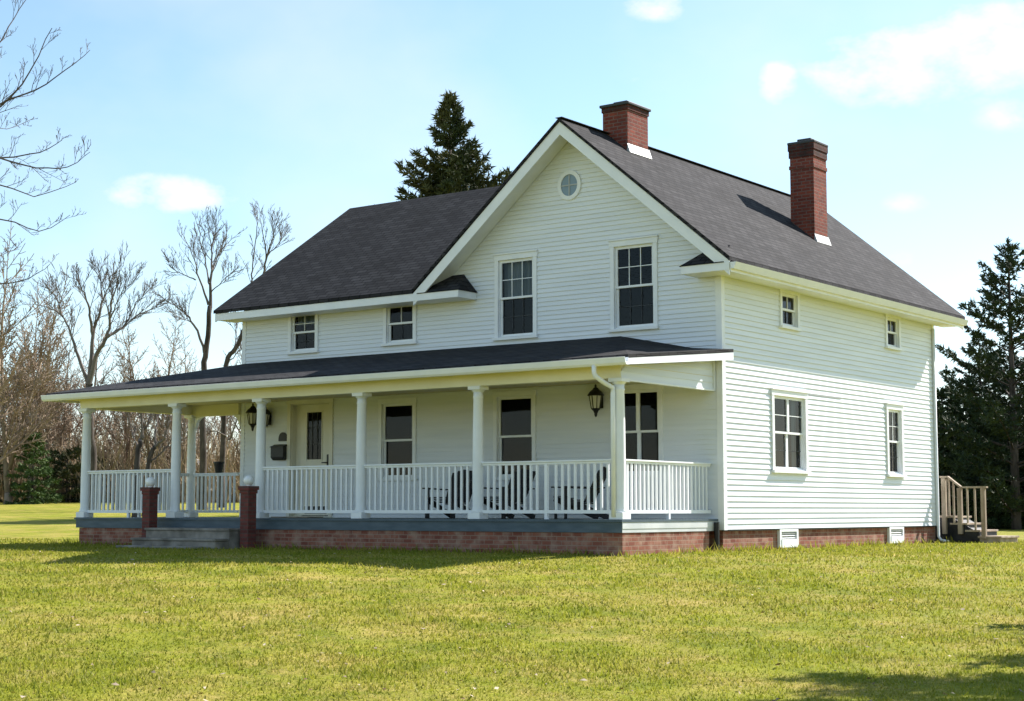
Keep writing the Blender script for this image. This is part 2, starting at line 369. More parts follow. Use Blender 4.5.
lo = bpy.data.objects.new('leaf_litter', me); C.objects.link(lo); tag(lo, 'dead leaves and pale bits scattered on the lawn', 'leaf litter', kind='stuff')

# ------------------------------------------------------------------ farmhouse
W, WG, D, DL = 12.563, 6.396, 10.146, 7.9
ZS, ZE, ZP = .399, 5.323, 8.4235; OE, OG = .525, .62; XR = -3.198
SL = (ZP-ZE)/(OE+WG/2)          # wing roof slope
YR = 3.948; SLM = (8.41-ZE)/(YR+OG)
house = thing('farmhouse', 'white two storey farmhouse with charcoal gabled roof, red brick chimneys and long columned front porch', 'house')
EXP = .118
def siding(name, mapf, span, z0, z1, holes, parent=house, lap=.021, m=None, EXP=.092):
    """lapped clapboards; mapf(a, n, z) -> point, span(z) -> (a0, a1) of the wall at that height"""
    mb = MB(); zs = []
    z = z0; rows = []
    while z < z1-1e-4: rows.append((z, min(z+EXP, z1))); z += EXP
    for r0, r1 in rows:
        cuts = sorted({r0, r1} | {q for hh in holes for q in (hh[2], hh[3]) if r0+1e-4 < q < r1-1e-4})
        for c0, c1 in zip(cuts, cuts[1:]):
            n0 = lap*(1-(c0-r0)/EXP)+.002; n1 = lap*(1-(c1-r0)/EXP)+.002
            s0, s1 = span(c0), span(c1)
            mid = (c0+c1)/2
            hs = sorted((hh[0], hh[1]) for hh in holes if hh[2] < mid < hh[3])
            ed = [None]
            for a, b in hs: ed += [a, b]
            ed.append(None)
            for i in range(0, len(ed), 2):
                a0, a1 = ed[i], ed[i+1]
                L0 = s0[0] if a0 is None else a0; L1 = s1[0] if a0 is None else a0
                R0 = s0[1] if a1 is None else a1; R1 = s1[1] if a1 is None else a1
                if R0-L0 < .005: continue
                if R1 < L1: L1 = R1 = (L1+R1)/2
                mb.poly([mapf(L0,n0,c0), mapf(R0,n0,c0), mapf(R1,n1,c1), mapf(L1,n1,c1)])
                if c0 == r0: mb.poly([mapf(L0,0,c0), mapf(R0,0,c0), mapf(R0,n0,c0), mapf(L0,n0,c0)])
    return mb.build(name, m or M['siding'], parent, recalc=False)
front = lambda a, n, z: (a, -n, z)
right = lambda a, n, z: (n, a, z)
def rear(y0): return lambda a, n, z: (a, y0+n, z)
def left(x0): return lambda a, n, z: (x0-n, a, z)

def pane_on(mb, mapf, a0, a1, n, z0, z1):     # one sheet of glass facing outwards
    q = [Vector(mapf(*p)) for p in ((a0,n,z0),(a1,n,z0),(a1,n,z1),(a0,n,z1))]
    out_ = Vector(mapf(0,1,0))-Vector(mapf(0,0,0))
    if (q[1]-q[0]).cross(q[2]-q[0]).dot(out_) < 0: q.reverse()
    mb.poly(q)
def box_on(mb, mapf, a0, a1, n0, n1, z0, z1):
    return mb.hexa([mapf(*q) for q in ((a0,n1,z0),(a1,n1,z0),(a1,n0,z0),(a0,n0,z0),(a0,n1,z1),(a1,n1,z1),(a1,n0,z1),(a0,n0,z1))])
def window(mapf, a0, a1, z0, z1, cols=3, rows=2, casing=.09, low=True, curtain=False, mull=False, head=True, label=None, midz=.5):
    """a0..z1 bound the glazed opening; casing outside it"""
    mb = MB()
    c = casing
    box_on(mb, mapf, a0-c, a0, .0, .045, z0-.02, z1); box_on(mb, mapf, a1, a1+c, .0, .045, z0-.02, z1)
    box_on(mb, mapf, a0-c-.015, a1+c+.015, .0, .05, z1, z1+c+.02)
    if head: box_on(mb, mapf, a0-c-.03, a1+c+.03, .0, .075, z1+c+.021, z1+c+.046)
    wo = mb.build('window', M['trim'], house)
    if label: wo['label'] = label
    s_ = MB(); box_on(s_, mapf, a0-c-.03, a1+c+.03, .0, .09, z0-.075, z0-.021); s_.build('sill', M['trim'], wo)
    # reveal
    rv = MB(); 
    for q in ((a0,a0+.012),(a1-.012,a1)): box_on(rv, mapf, q[0], q[1], -.09, .0, z0, z1)
    box_on(rv, mapf, a0+.012, a1-.012, -.09, .0, z1-.012, z1); box_on(rv, mapf, a0+.012, a1-.012, -.09, .0, z0-.015, z0+.004)
    rv.build('jamb', M['trim'], wo)
    zm = z0+(z1-z0)*midz; fr = .042
    for k, (b0, b1, n0) in enumerate(((z0+.004, zm+.02, -.075), (zm-.02, z1-.012, -.04))):
        sb = MB(); e0, e1 = a0+.013, a1-.013
        box_on(sb, mapf, e0, e0+fr, n0, n0+.03, b0, b1); box_on(sb, mapf, e1-fr, e1, n0, n0+.03, b0, b1)
        box_on(sb, mapf, e0+fr, e1-fr, n0, n0+.03, b0, b0+fr); box_on(sb, mapf, e0+fr, e1-fr, n0, n0+.03, b1-fr, b1)
        if mull: box_on(sb, mapf, (e0+e1)/2-.04, (e0+e1)/2+.04, n0+.001, n0+.034, b0+fr, b1-fr)
        sash = sb.build('sash', M['trim'], wo)
        if k == 1 or low:
            mu = MB(); cs = cols
            xsx = [e0+fr+(e1-e0-2*fr)*q/cs for q in range(1, cs)]
            for q in xsx: box_on(mu, mapf, q-.007, q+.007, n0+.006, n0+.022, b0+fr, b1-fr)
            for q in range(1, rows):
                zz = b0+fr+(b1-b0-2*fr)*q/rows; box_on(mu, mapf, e0+fr, e1-fr, n0+.008, n0+.024, zz-.007, zz+.007)
            mu.build('muntin', M['trim'] if k == 1 else M['ventdark'], wo)
        pb = MB(); pane_on(pb, mapf, e0+fr-.004, e1-fr+.004, n0+.006, b0+fr-.004, b1-fr+.004)
        pb.build('pane', M['glass'], wo, recalc=False)
    if curtain:
        w_ = a1-a0
        for u0_, u1_, zlo in curtain:
            cb = MB(); nn = max(4, int((u1_-u0_)*w_/.045)); A_ = a0+w_*u0_; B_ = a0+w_*u1_; zl = z0+(z1-z0)*zlo
            for q in range(nn):
                e0 = A_+(B_-A_)*q/nn; e1 = A_+(B_-A_)*(q+1)/nn
                d0, d1 = -.15-.03*(q % 2), -.15-.03*((q+1) % 2)
                cb.poly([mapf(e0, d0, zl), mapf(e1, d1, zl), mapf(e1, d1, z1), mapf(e0, d0, z1)])
            cb.build('curtain', M['curtain'], wo)
    return wo
DZ = .593     # porch deck height
FW = [  # front windows: a0 a1 z0 z1 options
 (-5.15,-4.27,4.27,5.84, dict(cols=3, rows=2, curtain=((.02,.98,.5),))), (-2.33,-1.44,4.26,5.85, dict(cols=3, rows=2)),
 (-11.01,-10.27,4.32,5.15, dict(cols=2, rows=2, head=False, curtain=((.04,.96,.72),))), (-8.17,-7.42,4.34,5.14, dict(cols=2, rows=1, head=False)),
 (-8.28,-7.41,1.45,3.02, dict(cols=1, rows=1, low=False, head=False)), (-5.18,-4.30,1.43,3.04, dict(cols=1, rows=1, low=False, head=False)),
 (-2.32,-1.35,1.45,3.04, dict(cols=1, rows=1, low=False, mull=True, head=False))]
RW = [(2.40,3.07,4.40,5.035, dict(cols=2, rows=1, head=False, casing=.08)), (7.46,8.10,4.40,5.035, dict(cols=2, rows=1, head=False, casing=.08)),
 (1.99,3.33,1.55,2.98, dict(cols=2, rows=2, mull=True, curtain=((.04,.20,0.0),(.80,.96,0.0)))), (7.40,8.12,1.56,2.98, dict(cols=2, rows=2, curtain=((.05,.35,.0),)))]
DOOR = (-10.74, -9.82, DZ+.02, 3.10)
def hole(t): return (t[0], t[1], t[2], t[3])
ov = (-3.375, 7.20)   # oval window centre
fh = [hole(t) for t in FW] + [(-10.98, -9.80, DZ, 3.12)]
def fspan(z):
    if z <= ZE-.12: return (-W, 0)
    hw = (ZP-.10-z)/SL; return (max(XR-hw, -WG-.35), min(XR+hw, 0))
siding('wall', front, fspan, ZS, ZP-.14, fh)
siding('wall', right, lambda z: (0, D), ZS, ZE-.02, [hole(t) for t in RW], EXP=.104)
siding('wall', rear(D), lambda z: (-WG, 0) if z < ZE-.12 else (max(XR-(ZP-.1-z)/SL, -WG), min(XR+(ZP-.1-z)/SL, 0)), ZS, ZP-.14, [])
siding('wall', rear(DL), lambda z: (-W, -WG), ZS, ZE-.02, [])
def lspan(z):
    if z <= ZE-.12: return (0, DL)
    hw = (8.41-.1-z)/SLM; return (max(YR-hw, 0), min(YR+hw, DL))
siding('wall', left(-W), lspan, ZS, 8.41-.14, [])
# near-black core puts the unlit rooms' darkness into colour and keeps the house closed
core = MB(); core.box(-W+.01, -WG, .6, DL-.01, ZS+.01, ZE-.05); core.box(-WG+.002, -.6, .602, D-.01, ZS+.012, ZE-.052); core.box(-W+.01, -.05, .09, .6, 3.5, 3.62); core.build('dark_core', M['roomdark'], house)
for t in FW: window(front, *t[:4], **t[4])
for t in RW: window(right, *t[:4], **t[4])
# corner boards
for c_ in ((-.10,.026,-.024,-.002,ZS-.01,ZE-.11), (.003,.026,-.002,.10,ZS-.01,ZE-.15), (.003,.026,D-.10,D+.026,ZS-.01,ZE-.15), (-W-.026,-W+.09,-.024,-.002,ZS-.01,ZE-.15), (-W-.026,-W-.003,-.002,.09,ZS-.01,ZE-.15)):
    cb = MB(); cb.box(*c_); cb.build('corner_board', M['trim'], house)
# black strip painted as the shade under the siding, and brick foundation
fb = MB(); fb.box(-W+.03, -WG, .04, DL-.04, -.6, ZS-.001); fb.box(-WG+.001, -.04, .041, D-.04, -.6, ZS-.002)
fnd = fb.build('foundation', M['foundation'], house)
st = MB(); st.box(-.039, .012, .0, D-.002, ZS-.03, ZS-.0015); st.build('shadow_strip', M['black'], house)
for y0 in (2.18, 7.37):
    vf = MB(); yy = y0; y1 = y0+.79
    vf.box(-.038, .02, yy, yy+.07, .03, .385); vf.box(-.038, .02, y1-.07, y1, .03, .385); vf.box(-.038, .02, yy+.07, y1-.07, .335, .385)
    vf.box(-.038, .03, yy+.07, y1-.07, .03, .19)
    v_ = vf.build('foundation_vent', M['trim'], house); lv = MB(); lv.box(-.038, -.015, yy+.07, y1-.07, .19, .335)
    for q in range(3): lv.bar((-.005, yy+.07, .215+q*.045), (-.005, y1-.07, .215+q*.045), .03, .008, up=(.6,0,.8))
    lv.build('louver', M['ventgrey'], v_)
sm = MB(); sm.box(.014, .024, 3.55, 5.05, 3.075, 3.09); sm.build('siding_seam', M['ventgrey'], house)
# oval attic window
def oval(rx, rz, n0, n1, rx2=None, rz2=None, k=32):
    mb = MB(); P = []
    for i in range(k):
        a = 2*math.pi*i/k; ca, sa = math.cos(a), math.sin(a)
        P.append([(ov[0]+ca*rx, -n1, ov[1]+sa*rz), (ov[0]+ca*(rx2 or 0), -n1, ov[1]+sa*(rz2 or 0)), (ov[0]+ca*rx, -n0, ov[1]+sa*rz), (ov[0]+ca*(rx2 or 0), -n0, ov[1]+sa*(rz2 or 0))])
    for i in range(k):
        a, b = P[i], P[(i+1) % k]
        mb.poly([a[0], b[0], b[1], a[1]]); mb.poly([a[0], a[2], b[2], b[0]])
        if rx2: mb.poly([a[1], b[1], b[3], a[3]])
    return mb
ow = oval(.28, .30, .0, .05, .20, .22).build('attic_window', M['trim'], house)
ow['label'] = 'small round attic window under the gable peak'
oval(.20, .22, .018, .03).build('pane', M['lampglass'] and mat('pale_attic_glass', (.20,.27,.33), .12, .4), ow)
om = MB(); om.box(ov[0]-.012, ov[0]+.012, -.045, -.031, ov[1]-.215, ov[1]+.215); om.box(ov[0]-.195, ov[0]+.195, -.043, -.0312, ov[1]-.012, ov[1]+.012); om.build('muntin', M['ventgrey'], ow)

# roofs
T = .07
yb = D+OG
rf = MB()
rf.slab([(XR, -OG-.03, ZP), (OE+.03, -OG-.03, ZE-.0), (OE+.03, yb+.03, ZE), (XR, yb+.03, ZP)], T)
rf.slab([(XR, yb+.03, ZP), (XR*2-OE-.03, yb+.03, ZE), (XR*2-OE-.03, -OG-.03, ZE), (XR, -OG-.03, ZP)], T)
roof = rf.build('roof', M['shingle'], house)
XL = -W-.30; XW = 2*XR-OE
rm = MB()
rm.slab([(XL-.03, -OG-.03, ZE-.002), (XW-.03, -OG-.03, ZE-.002), (XR-.02, YR, 8.406), (XL-.03, YR, 8.406)], T)
rm.slab([(XL-.03, YR, 8.406), (XR-.02, YR, 8.406), (XW-.03, 2*YR+OG+.03, ZE-.002), (XL-.03, 2*YR+OG+.03, ZE-.002)], T)
roof2 = rm.build('roof', M['shingle'], house)
rc = MB(); rc.bar((XR, -OG-.035, ZP+.005), (XR, yb+.035, ZP+.005), .16, .012); rc.build('ridge_cap', M['shingle'], roof)
# rake boards, soffits, fascia
def rake(mb, P0, P1, drop, y0, y1, off=.0):
    (xa, za), (xb, zb) = P0, P1
    mb.hexa([(xa,y0,za-off-drop),(xb,y0,zb-off-drop),(xb,y1,zb-off-drop),(xa,y1,za-off-drop),(xa,y0,za-off),(xb,y0,zb-off),(xb,y1,zb-off),(xa,y1,za-off)])
for x1 in (OE, XW):
    for ya, yb_, yc, yd in ((-OG, -OG+.035, -OG+.036, -.03), (yb-.035, yb, D+.03, yb-.036)):
        tb = MB(); rake(tb, (XR, ZP-T-.002), (x1, ZE-T-.002), .26, ya, yb_); tb.build('rake_board', M['trim'], house)
        sb = MB(); rake(sb, (XR, ZP-T-.06), (x1, ZE-T-.06), .03, yc, yd); sb.build('rake_soffit', M['trim'], house)
ev = MB(); ev.box(OE-.02, OE+.012, -OG+.04, yb-.04, ZE-T-.20, ZE-T-.028); ev.build('eave_fascia', M['trim'], house)
ev = MB(); ev.box(.03, OE-.021, -.10, yb-.05, ZE-T-.165, ZE-T-.14); ev.build('soffit', M['trim'], house)
ev = MB(); ev.box(XL, XW+.4, -OG-.005, -OG+.03, ZE-T-.17, ZE-T-.012); ev.build('eave_fascia', M['trim'], house)
ev = MB(); ev.box(XL+.02, XW+.3, -OG+.031, -.025, ZE-T-.16, ZE-T-.14); ev.build('soffit', M['trim'], house)
ev = MB(); ev.box(XL, XW-.2, 2*YR+OG-.03, 2*YR+OG, ZE-T-.17, ZE-T-.012); ev.build('eave_fascia', M['trim'], house)

gt = MB()
gx, gzz = OE+.013, ZE-T-.03
gt.hexa([(gx,-OG+.02,gzz-.12),(gx+.07,-OG+.02,gzz-.12),(gx+.07,yb-.02,gzz-.12),(gx,yb-.02,gzz-.12),(gx,-OG+.02,gzz+.0),(gx+.12,-OG+.02,gzz+.0),(gx+.12,yb-.02,gzz+.0),(gx,yb-.02,gzz+.0)])
gt.build('gutter', M['trim'], house)
for sgn, xe, xi in ((1, OE, -.48), (-1, XW, -5.72)):
    rb = MB(); a, b = sorted((xe, xi))
    rb.box(a+.002, b-.002, -OG-.012 if sgn < 0 else -OG-.01, -.02, ZE-T-.172, ZE-T-.03)
    ro = rb.build('cornice_return', M['trim'], house)
    # little hipped roof on top of the return
    cr = MB(); x_in = xi; xm = xi+sgn*.34
    zt = ZE-T-.028; a0 = (x_in-sgn*.03, -OG-.03, zt); a1 = (xe-sgn*.10, -OG-.03, zt); b0 = (x_in-sgn*.03, -.018, zt)
    ap = (xm, -.018, zt+.42); ap2 = (xe-sgn*.3, -.018, zt+.42)
    cr.poly([a0, a1, ap2, ap]); cr.poly([a0, ap, b0]); cr.poly([a0, b0, (xe-sgn*.1, -.018, zt), a1]); cr.poly([a1, (xe-sgn*.1, -.018, zt), ap2]); cr.poly([b0, ap, ap2, (xe-sgn*.1, -.018, zt)])
    cr.build('return_roof', M['shingle'], ro)
# left end rake
lr = MB()
for y1, z1 in ((-OG, ZE), (2*YR+OG, ZE)):
    lr.hexa([(XL-.0,YR,8.41-T-.2),(XL+.03,YR,8.41-T-.2),(XL+.03,y1,z1-T-.2),(XL,y1,z1-T-.2),(XL,YR,8.41-T-.004),(XL+.03,YR,8.41-T-.004),(XL+.03,y1,z1-T-.004),(XL,y1,z1-T-.004)])
lr.build('rake_board', M['trim'], house)

# chimneys
def chimney(x0, x1, y0, y1, zb, zt, kind, label):
    mb = MB(); mb.box(x0, x1, y0, y1, zb, zt-(.30 if kind == 'corbel' else .14))
    if kind == 'corbel': mb.box(x0-.018, x1+.018, y0-.018, y1+.018, zt-.62, zt-.54)
    c = mb.build('chimney', M['brick'], house); c['label'] = label
    tp = MB()
    if kind == 'corbel':
        tp.box(x0-.02, x1+.02, y0-.02, y1+.02, zt-.36, zt-.201); tp.box(x0-.035, x1+.035, y0-.035, y1+.035, zt-.20, zt-.06)
    else: tp.box(x0-.02, x1+.02, y0-.02, y1+.02, zt-.16, zt-.06)
    tp.build('sooty_collar', M['soot'], c)
    cp = MB(); e = .045 if kind == 'corbel' else .055
    cp.box(x0-e, x1+e, y0-e, y1+e, zt-.06, zt); cx, cy = (x0+x1)/2, (y0+y1)/2
    cp.box(cx-.17, cx+.17, cy-.2, cy+.2, zt, zt+.09)
    cp.build('cap', M['ventdark'], c, bevel=.015)
    fl = MB()
    def rz(x): return ZP - SL*abs(x-XR)
    t = .012
    # apron along the low right side and stepped side flashing
    fl.hexa([(x1-.0,y0-.03,rz(x1)-.02),(x1+.07,y0-.03,rz(x1+.07)+.008),(x1+.07,y1+.03,rz(x1+.07)+.008),(x1,y1+.03,rz(x1)-.02),(x1+t,y0-.03,rz(x1)+.15),(x1+.08,y0-.03,rz(x1+.07)+.018),(x1+.08,y1+.03,rz(x1+.07)+.018),(x1+t,y1+.03,rz(x1)+.15)])
    fl.build('flashing', M['flash'], c)
chimney(-3.30, -2.70, 1.08, 1.86, 7.2, 9.03, 'slab', 'short wide brick chimney on the ridge with a flat slab cap')
chimney(-1.75, -1.17, 6.40, 7.05, 5.6, 9.02, 'corbel', 'tall narrow brick chimney on the right slope with corbelled top')

# ------------------------------------------------------------------ porch
PX0, PX1, PY = -14.32, -.115, -3.257
dk = MB(); dk.box(PX0-.03, PX1+.02, PY-.03, -.03, DZ-.04, DZ)
dko = dk.build('porch_floor', M['deckpaint'], house)
rim = MB(); rim.box(PX0, PX1, PY, PY+.05, .375, DZ-.041); rim.box(PX0, PX0+.05, PY+.051, -.04, .375, DZ-.041); rim.box(PX0+.051, -W, -.09, -.04, .375, DZ-.041)
rim.build('rim_board', M['deckpaint'], dko)
rim = MB(); rim.box(PX1-.05, PX1+.004, PY+.003, -.04, .375, DZ-.041); rim.box(PX1+.0041, PX1+.012, PY+.003, -.04, .44, .53); rim.build('rim_board', M['rim_sunlit'], dko)['label'] = 'end board of the porch floor, sunlight put into its pale grey'
pf = MB(); pf.box(PX0+.08, PX1-.012, PY+.03, PY+.22, -.6, .372); pf.box(PX1-.20, PX1-.011, PY+.221, -.32, -.6, .371); pf.box(PX0+.08, PX0+.26, PY+.221, -.1, -.6, .371)
pf.build('porch_foundation', M['foundation'], house)
# porch roof
GX0, GX1, GY, GZ0 = -15.10, .22, -3.558, 3.335
A = (GX0, GY, GZ0); B = (GX1, GY, GZ0); Cc = (-2.2, -.012, 4.10); Dd = (-12.5, -.012, 4.12); B2 = (GX1, .06, 3.71); B3 = (-.60, -.012, 3.775); A2 = (GX0, .42, GZ0)
pr = MB(); t = .06
pr.slab([A, B, Cc, Dd], t); pr.slab([B, B2, B3, Cc], t); pr.slab([A2, A, Dd], t); pr.slab([Dd, (-W-.03, .42, 3.9), A2], t)
proof = pr.build('porch_roof', M['shingle'], house, recalc=True)
cl_ = MB(); cl_.box(GX0+.06, PX1-.02, GY+.05, -.03, 3.205, 3.225); cl_.box(GX0+.06, -W-.03, -.029, .35, 3.205, 3.225); cl_.build('ceiling', M['soffit'], proof)
fa = MB(); fa.box(GX0, GX1-.02, GY-.0, GY+.035, GZ0-.17, GZ0-.064); fa.box(GX0, GX0+.035, GY+.036, .40, GZ0-.17, GZ0-.064)
fa.hexa([(GX1-.03,GY+.0,GZ0-.17),(GX1+.0,GY+.0,GZ0-.17),(GX1+.0,.06,3.71-.20),(GX1-.03,.06,3.71-.20),(GX1-.03,GY+.0,GZ0-.064),(GX1+.0,GY+.0,GZ0-.064),(GX1+.0,.06,3.71-.064),(GX1-.03,.06,3.71-.064)])
fa.build('fascia', M['trim'], proof)
gu = MB()
prof = [(0,0),(-.075,-.005),(-.105,-.04),(-.12,-.12)]   # y outwards, z
gz0 = GZ0-.175
ring = [(GY-.002, gz0), (GY-.07, gz0), (GY-.10, gz0+.035), (GY-.125, gz0+.125), (GY-.115, gz0+.128), (GY-.09, gz0+.06), (GY-.012, gz0+.05), (GY-.002, gz0+.125)]
n0 = len(gu.v); k = len(ring)
for x in (GX0-.02, GX1+.01):
    gu.v += [(x, y, z) for y, z in ring]
for i in range(k):
    j = (i+1) % k; gu.f.append((n0+i, n0+j, n0+k+j, n0+k+i))
gu.f.append(tuple(range(n0, n0+k))); gu.f.append(tuple(range(n0+2*k-1, n0+k-1, -1)))
gu.build('gutter', M['trim'], proof)
# beams
bm_ = MB(); bm_.box(PX0-.02, PX1-.03, PY+.05, PY+.25, 2.985, 3.203); bm_.box(PX0-.018, PX0+.18, PY+.251, .10, 2.987, 3.203); bm_.box(PX0+.181, -W-.03, -.10, .099, 2.95, 3.203)
beam = bm_.build('porch_beam', M['cream'], house)
# siding gusset over the open right end
gus = MB(); nrow = 5
def top(y): return GZ0-.17+(3.71-.20-GZ0+.17)*(y-GY)/(.06-GY)
zz = 2.975
while zz < 3.6:
    z2 = zz+EXP
    y0a = PY+.03; 
    ya0 = max(y0a, GY+(zz-(GZ0-.17))/((3.71-.20-GZ0+.17)/(.06-GY))) if zz > top(y0a) else y0a
    ya1 = max(y0a, GY+(z2-(GZ0-.17))/((3.71-.20-GZ0+.17)/(.06-GY))) if z2 > top(y0a) else y0a
    if ya0 < -.05:
        x0_ = PX1-.03
        gus.poly([(x0_+.018, ya0, zz), (x0_+.018, -.03, zz), (x0_+.003, -.03, z2), (x0_+.003, min(ya1, -.03), z2)])
        gus.poly([(x0_, ya0, zz), (x0_, -.03, zz), (x0_+.018, -.03, zz), (x0_+.018, ya0, zz)])
    zz = z2
gus.poly([(PX1-.06, PY+.26, 2.97), (PX1-.06, -.03, 2.97), (PX1-.06, -.03, 3.5), (PX1-.06, PY+.26, 3.2)])
gus.build('porch_gusset', M['siding'], house, recalc=False)
ge = MB(); ge.box(PX1-.09, PX1+.0, PY+.26, -.03, 2.94, 2.972); ge.box(PX1-.09, PX1+.004, -.10, -.028, 2.973, 3.5); ge.build('gusset_trim', M['trim'], house)
# columns
COL = [(-14.22, PY+.15), (-11.30, PY+.15), (-8.80, PY+.15), (-6.10, PY+.15), (-3.28, PY+.15), (-.25, PY+.15), (-14.22, -.03)]
zb, zt = DZ+.001, 2.984
col_me = None
for i, (x, y) in enumerate(COL):
    if col_me is None:
        c1 = MB(); c1.lathe(0, 0, [(.125,.12),(.125,.145),(.108,.17),(.108,.19),(.100,.22),(.103,.8),(.098,1.6),(.088,zt-zb-.22),(.098,zt-zb-.20),(.098,zt-zb-.185),(.088,zt-zb-.17),(.09,zt-zb-.11)], 24)
        p1 = MB(); p1.box(-.135, .135, -.135, .135, 0, .119)
        k1 = MB(); k1.lathe(0, 0, [(.09,zt-zb-.109),(.115,zt-zb-.08),(.13,zt-zb-.065)], 24); k1.box(-.135, .135, -.135, .135, zt-zb-.064, zt-zb-.002)
        co = c1.build('column', M['trim'], house, smooth='auto'); pl = p1.build('plinth', M['trim'], co, bevel=.008); ca = k1.build('capital', M['trim'], co)
        for q in (c1,): 
            for p in co.data.polygons: p.use_smooth = len(p.vertices) == 4
        co.location = (x, y, zb); col_me = co
    else:
        co = copy_tree(col_me, house); co.location = (x, y, zb)
# corner brackets at the rear-left opening
for x0, s_ in ((PX0+.20, 1), (-W-.03, -1)):
    br = MB()
    pts = [(0,0),(.26,0),(.16,-.05),(.08,-.12),(.03,-.24),(0,-.30)]
    ring = [(x0+s_*a, -.04, 2.949+b) for a, b in pts]; ring2 = [(p[0], .04, p[2]) for p in ring]
    br.poly(ring); br.poly(ring2[::-1])
    for i in range(len(ring)): j = (i+1) % len(ring); br.poly([ring[i], ring2[i], ring2[j], ring[j]])
    br.build('bracket', M['trim'], house)
# railings
bal_mesh = None
def railing(p0, p1, mid=True, label=None):
    global bal_mesh
    p0 = Vector((*p0, 0)); p1 = Vector((*p1, 0)); d = (p1-p0); Ln = d.length; d.normalize(); rz = math.atan2(d.y, d.x)
    tr = MB(); tr.box(0, Ln, -.045, .045, 1.585, 1.615); tr.box(0, Ln, -.022, .022, 1.545, 1.5845)
    top_ = tr.build('railing', M['trim'], house, bevel=.004); top_.location = (p0.x, p0.y, 0); top_.rotation_euler.z = rz
    br = MB(); br.box(0, Ln, -.025, .025, .695, .755); br.build('bottom_rail', M['trim'], top_)
    if mid:
        ms = MB(); ms.box(Ln/2-.03, Ln/2+.03, -.028, .028, DZ+.001, 1.5445); ms.build('support_post', M['trim'], top_)
    nb = int(round(Ln/.135))
    for i in range(1, nb):
        x = Ln*i/nb
        if mid and abs(x-Ln/2) < .07: continue
        if bal_mesh is None:
            b = MB(); b.box(-.019, .019, -.019, .019, .756, 1.544); bo = b.build('baluster', M['trim'], top_); bal_mesh = bo.data
        else:
            bo = bpy.data.objects.new('baluster', bal_mesh); C.objects.link(bo); bo.parent = top_
        bo.location = (x, 0, 0)
    return top_
cy = PY+.15
railing((-14.12, cy), (-11.40, cy)); railing((-8.70, cy), (-6.20, cy), False); railing((-6.0, cy), (-3.38, cy), False); railing((-3.18, cy), (-.35, cy))
railing((-.25, cy+.1), (-.25, -.06)); railing((-14.22, cy+.1), (-14.22, -.13)); railing((-14.12, -.03), (-12.62, -.03), False)
# downspouts
dp = MB(); r_ = .042
dx = -.42
pts = [(dx, GY-.06, gz0+.02), (dx, GY-.06, gz0-.10), (dx+.02, GY-.055, gz0-.16), (dx+.09, GY+.08, gz0-.26), (dx+.125, PY+.02, gz0-.34), (dx+.13, PY+.015, gz0-.45), (dx+.13, PY+.015, DZ+.05)]
dp.tube(pts, r_, 10); dp.build('downspout', M['trim'], house, smooth=True)
dp = MB(); pts = [(-2.15,-.1,2.98),(-1.98,-.1,2.96),(-1.87,-.1,2.88),(-1.84,-.1,2.76),(-1.84,-.1,1.4)]
dp = MB(); dp.tube([(.06, D-.10, ZE-.32), (.06, D-.10, .15), (.12, D-.10, .06), (.3, D-.10, .03)], .035, 8); dp.build('downspout', M['trim'], house, smooth=True)
db = MB(); db.tube([(-.055, -.16, DZ-.06), (-.055, -.16, .02)], .05, 10); db.build('drain_pipe', M['black'], house)
# front door
dr = MB(); c = .10
box_on(dr, front, -11.08, -10.98, .0, .05, DZ, 3.12); box_on(dr, front, -9.80, -9.70, .0, .05, DZ, 3.12); box_on(dr, front, -11.10, -9.68, .0, .055, 3.121, 3.27)
box_on(dr, front, -10.98, -10.77, -.16, -.13, DZ, 3.12); box_on(dr, front, -10.98, -10.965, -.13, -.0, DZ, 3.12); box_on(dr, front, -9.815, -9.80, -.13, .0, DZ, 3.12); box_on(dr, front, -10.965, -9.815, -.13, 0, 3.105, 3.12); box_on(dr, front, -10.965, -9.815, -.17, .03, DZ+.001, DZ+.03)
dfr = dr.build('door_frame', M['door'], house)
dl = MB(); a0, a1 = -10.765, -9.82
for q in ((a0, -10.58, .64, 3.10), (-10.12, a1, .64, 3.10), (-10.579, -10.121, 2.93, 3.10), (-10.579, -10.121, .64, 1.87)): box_on(dl, front, q[0], q[1], -.12, -.075, q[2], q[3])
for q in ((-10.60,-10.575),(-10.125,-10.10)): box_on(dl, front, q[0], q[1], -.0745, -.06, 1.85, 2.95)
box_on(dl, front, -10.574, -10.126, -.0745, -.06, 2.925, 2.95); box_on(dl, front, -10.574, -10.126, -.0745, -.06, 1.85, 1.875)
box_on(dl, front, -10.55, -10.15, -.0745, -.066, .95, 1.70)
door = dl.build('door', M['door'], house)
pn = MB(); pane_on(pn, front, -10.581, -10.119, -.098, 1.868, 2.932); pn.build('pane', M['glass'], door, recalc=False)
mu = MB()
for q in (-10.43, -10.27): box_on(mu, front, q-.008, q+.008, -.094, -.085, 1.87, 2.93)
for q in (2.22, 2.58): box_on(mu, front, -10.58, -10.12, -.093, -.084, q-.008, q+.008)
mu.build('leaded_bar', M['ventdark'], door)
hd = MB(); box_on(hd, front, -9.96, -9.90, -.0745, -.06, 1.72, 1.98); hd.bar((-9.93, .06, 1.80), (-9.93, -.0, 1.80), .02, .02); hd.bar((-9.93, .0, 1.80), (-10.05, .0, 1.80), .02, .025); hd.build('handle', M['black'], door)
kp = MB(); box_on(kp, front, -10.62, -9.96, -.0745, -.068, .68, .84); kp.build('kick_plate', M['black'], door)

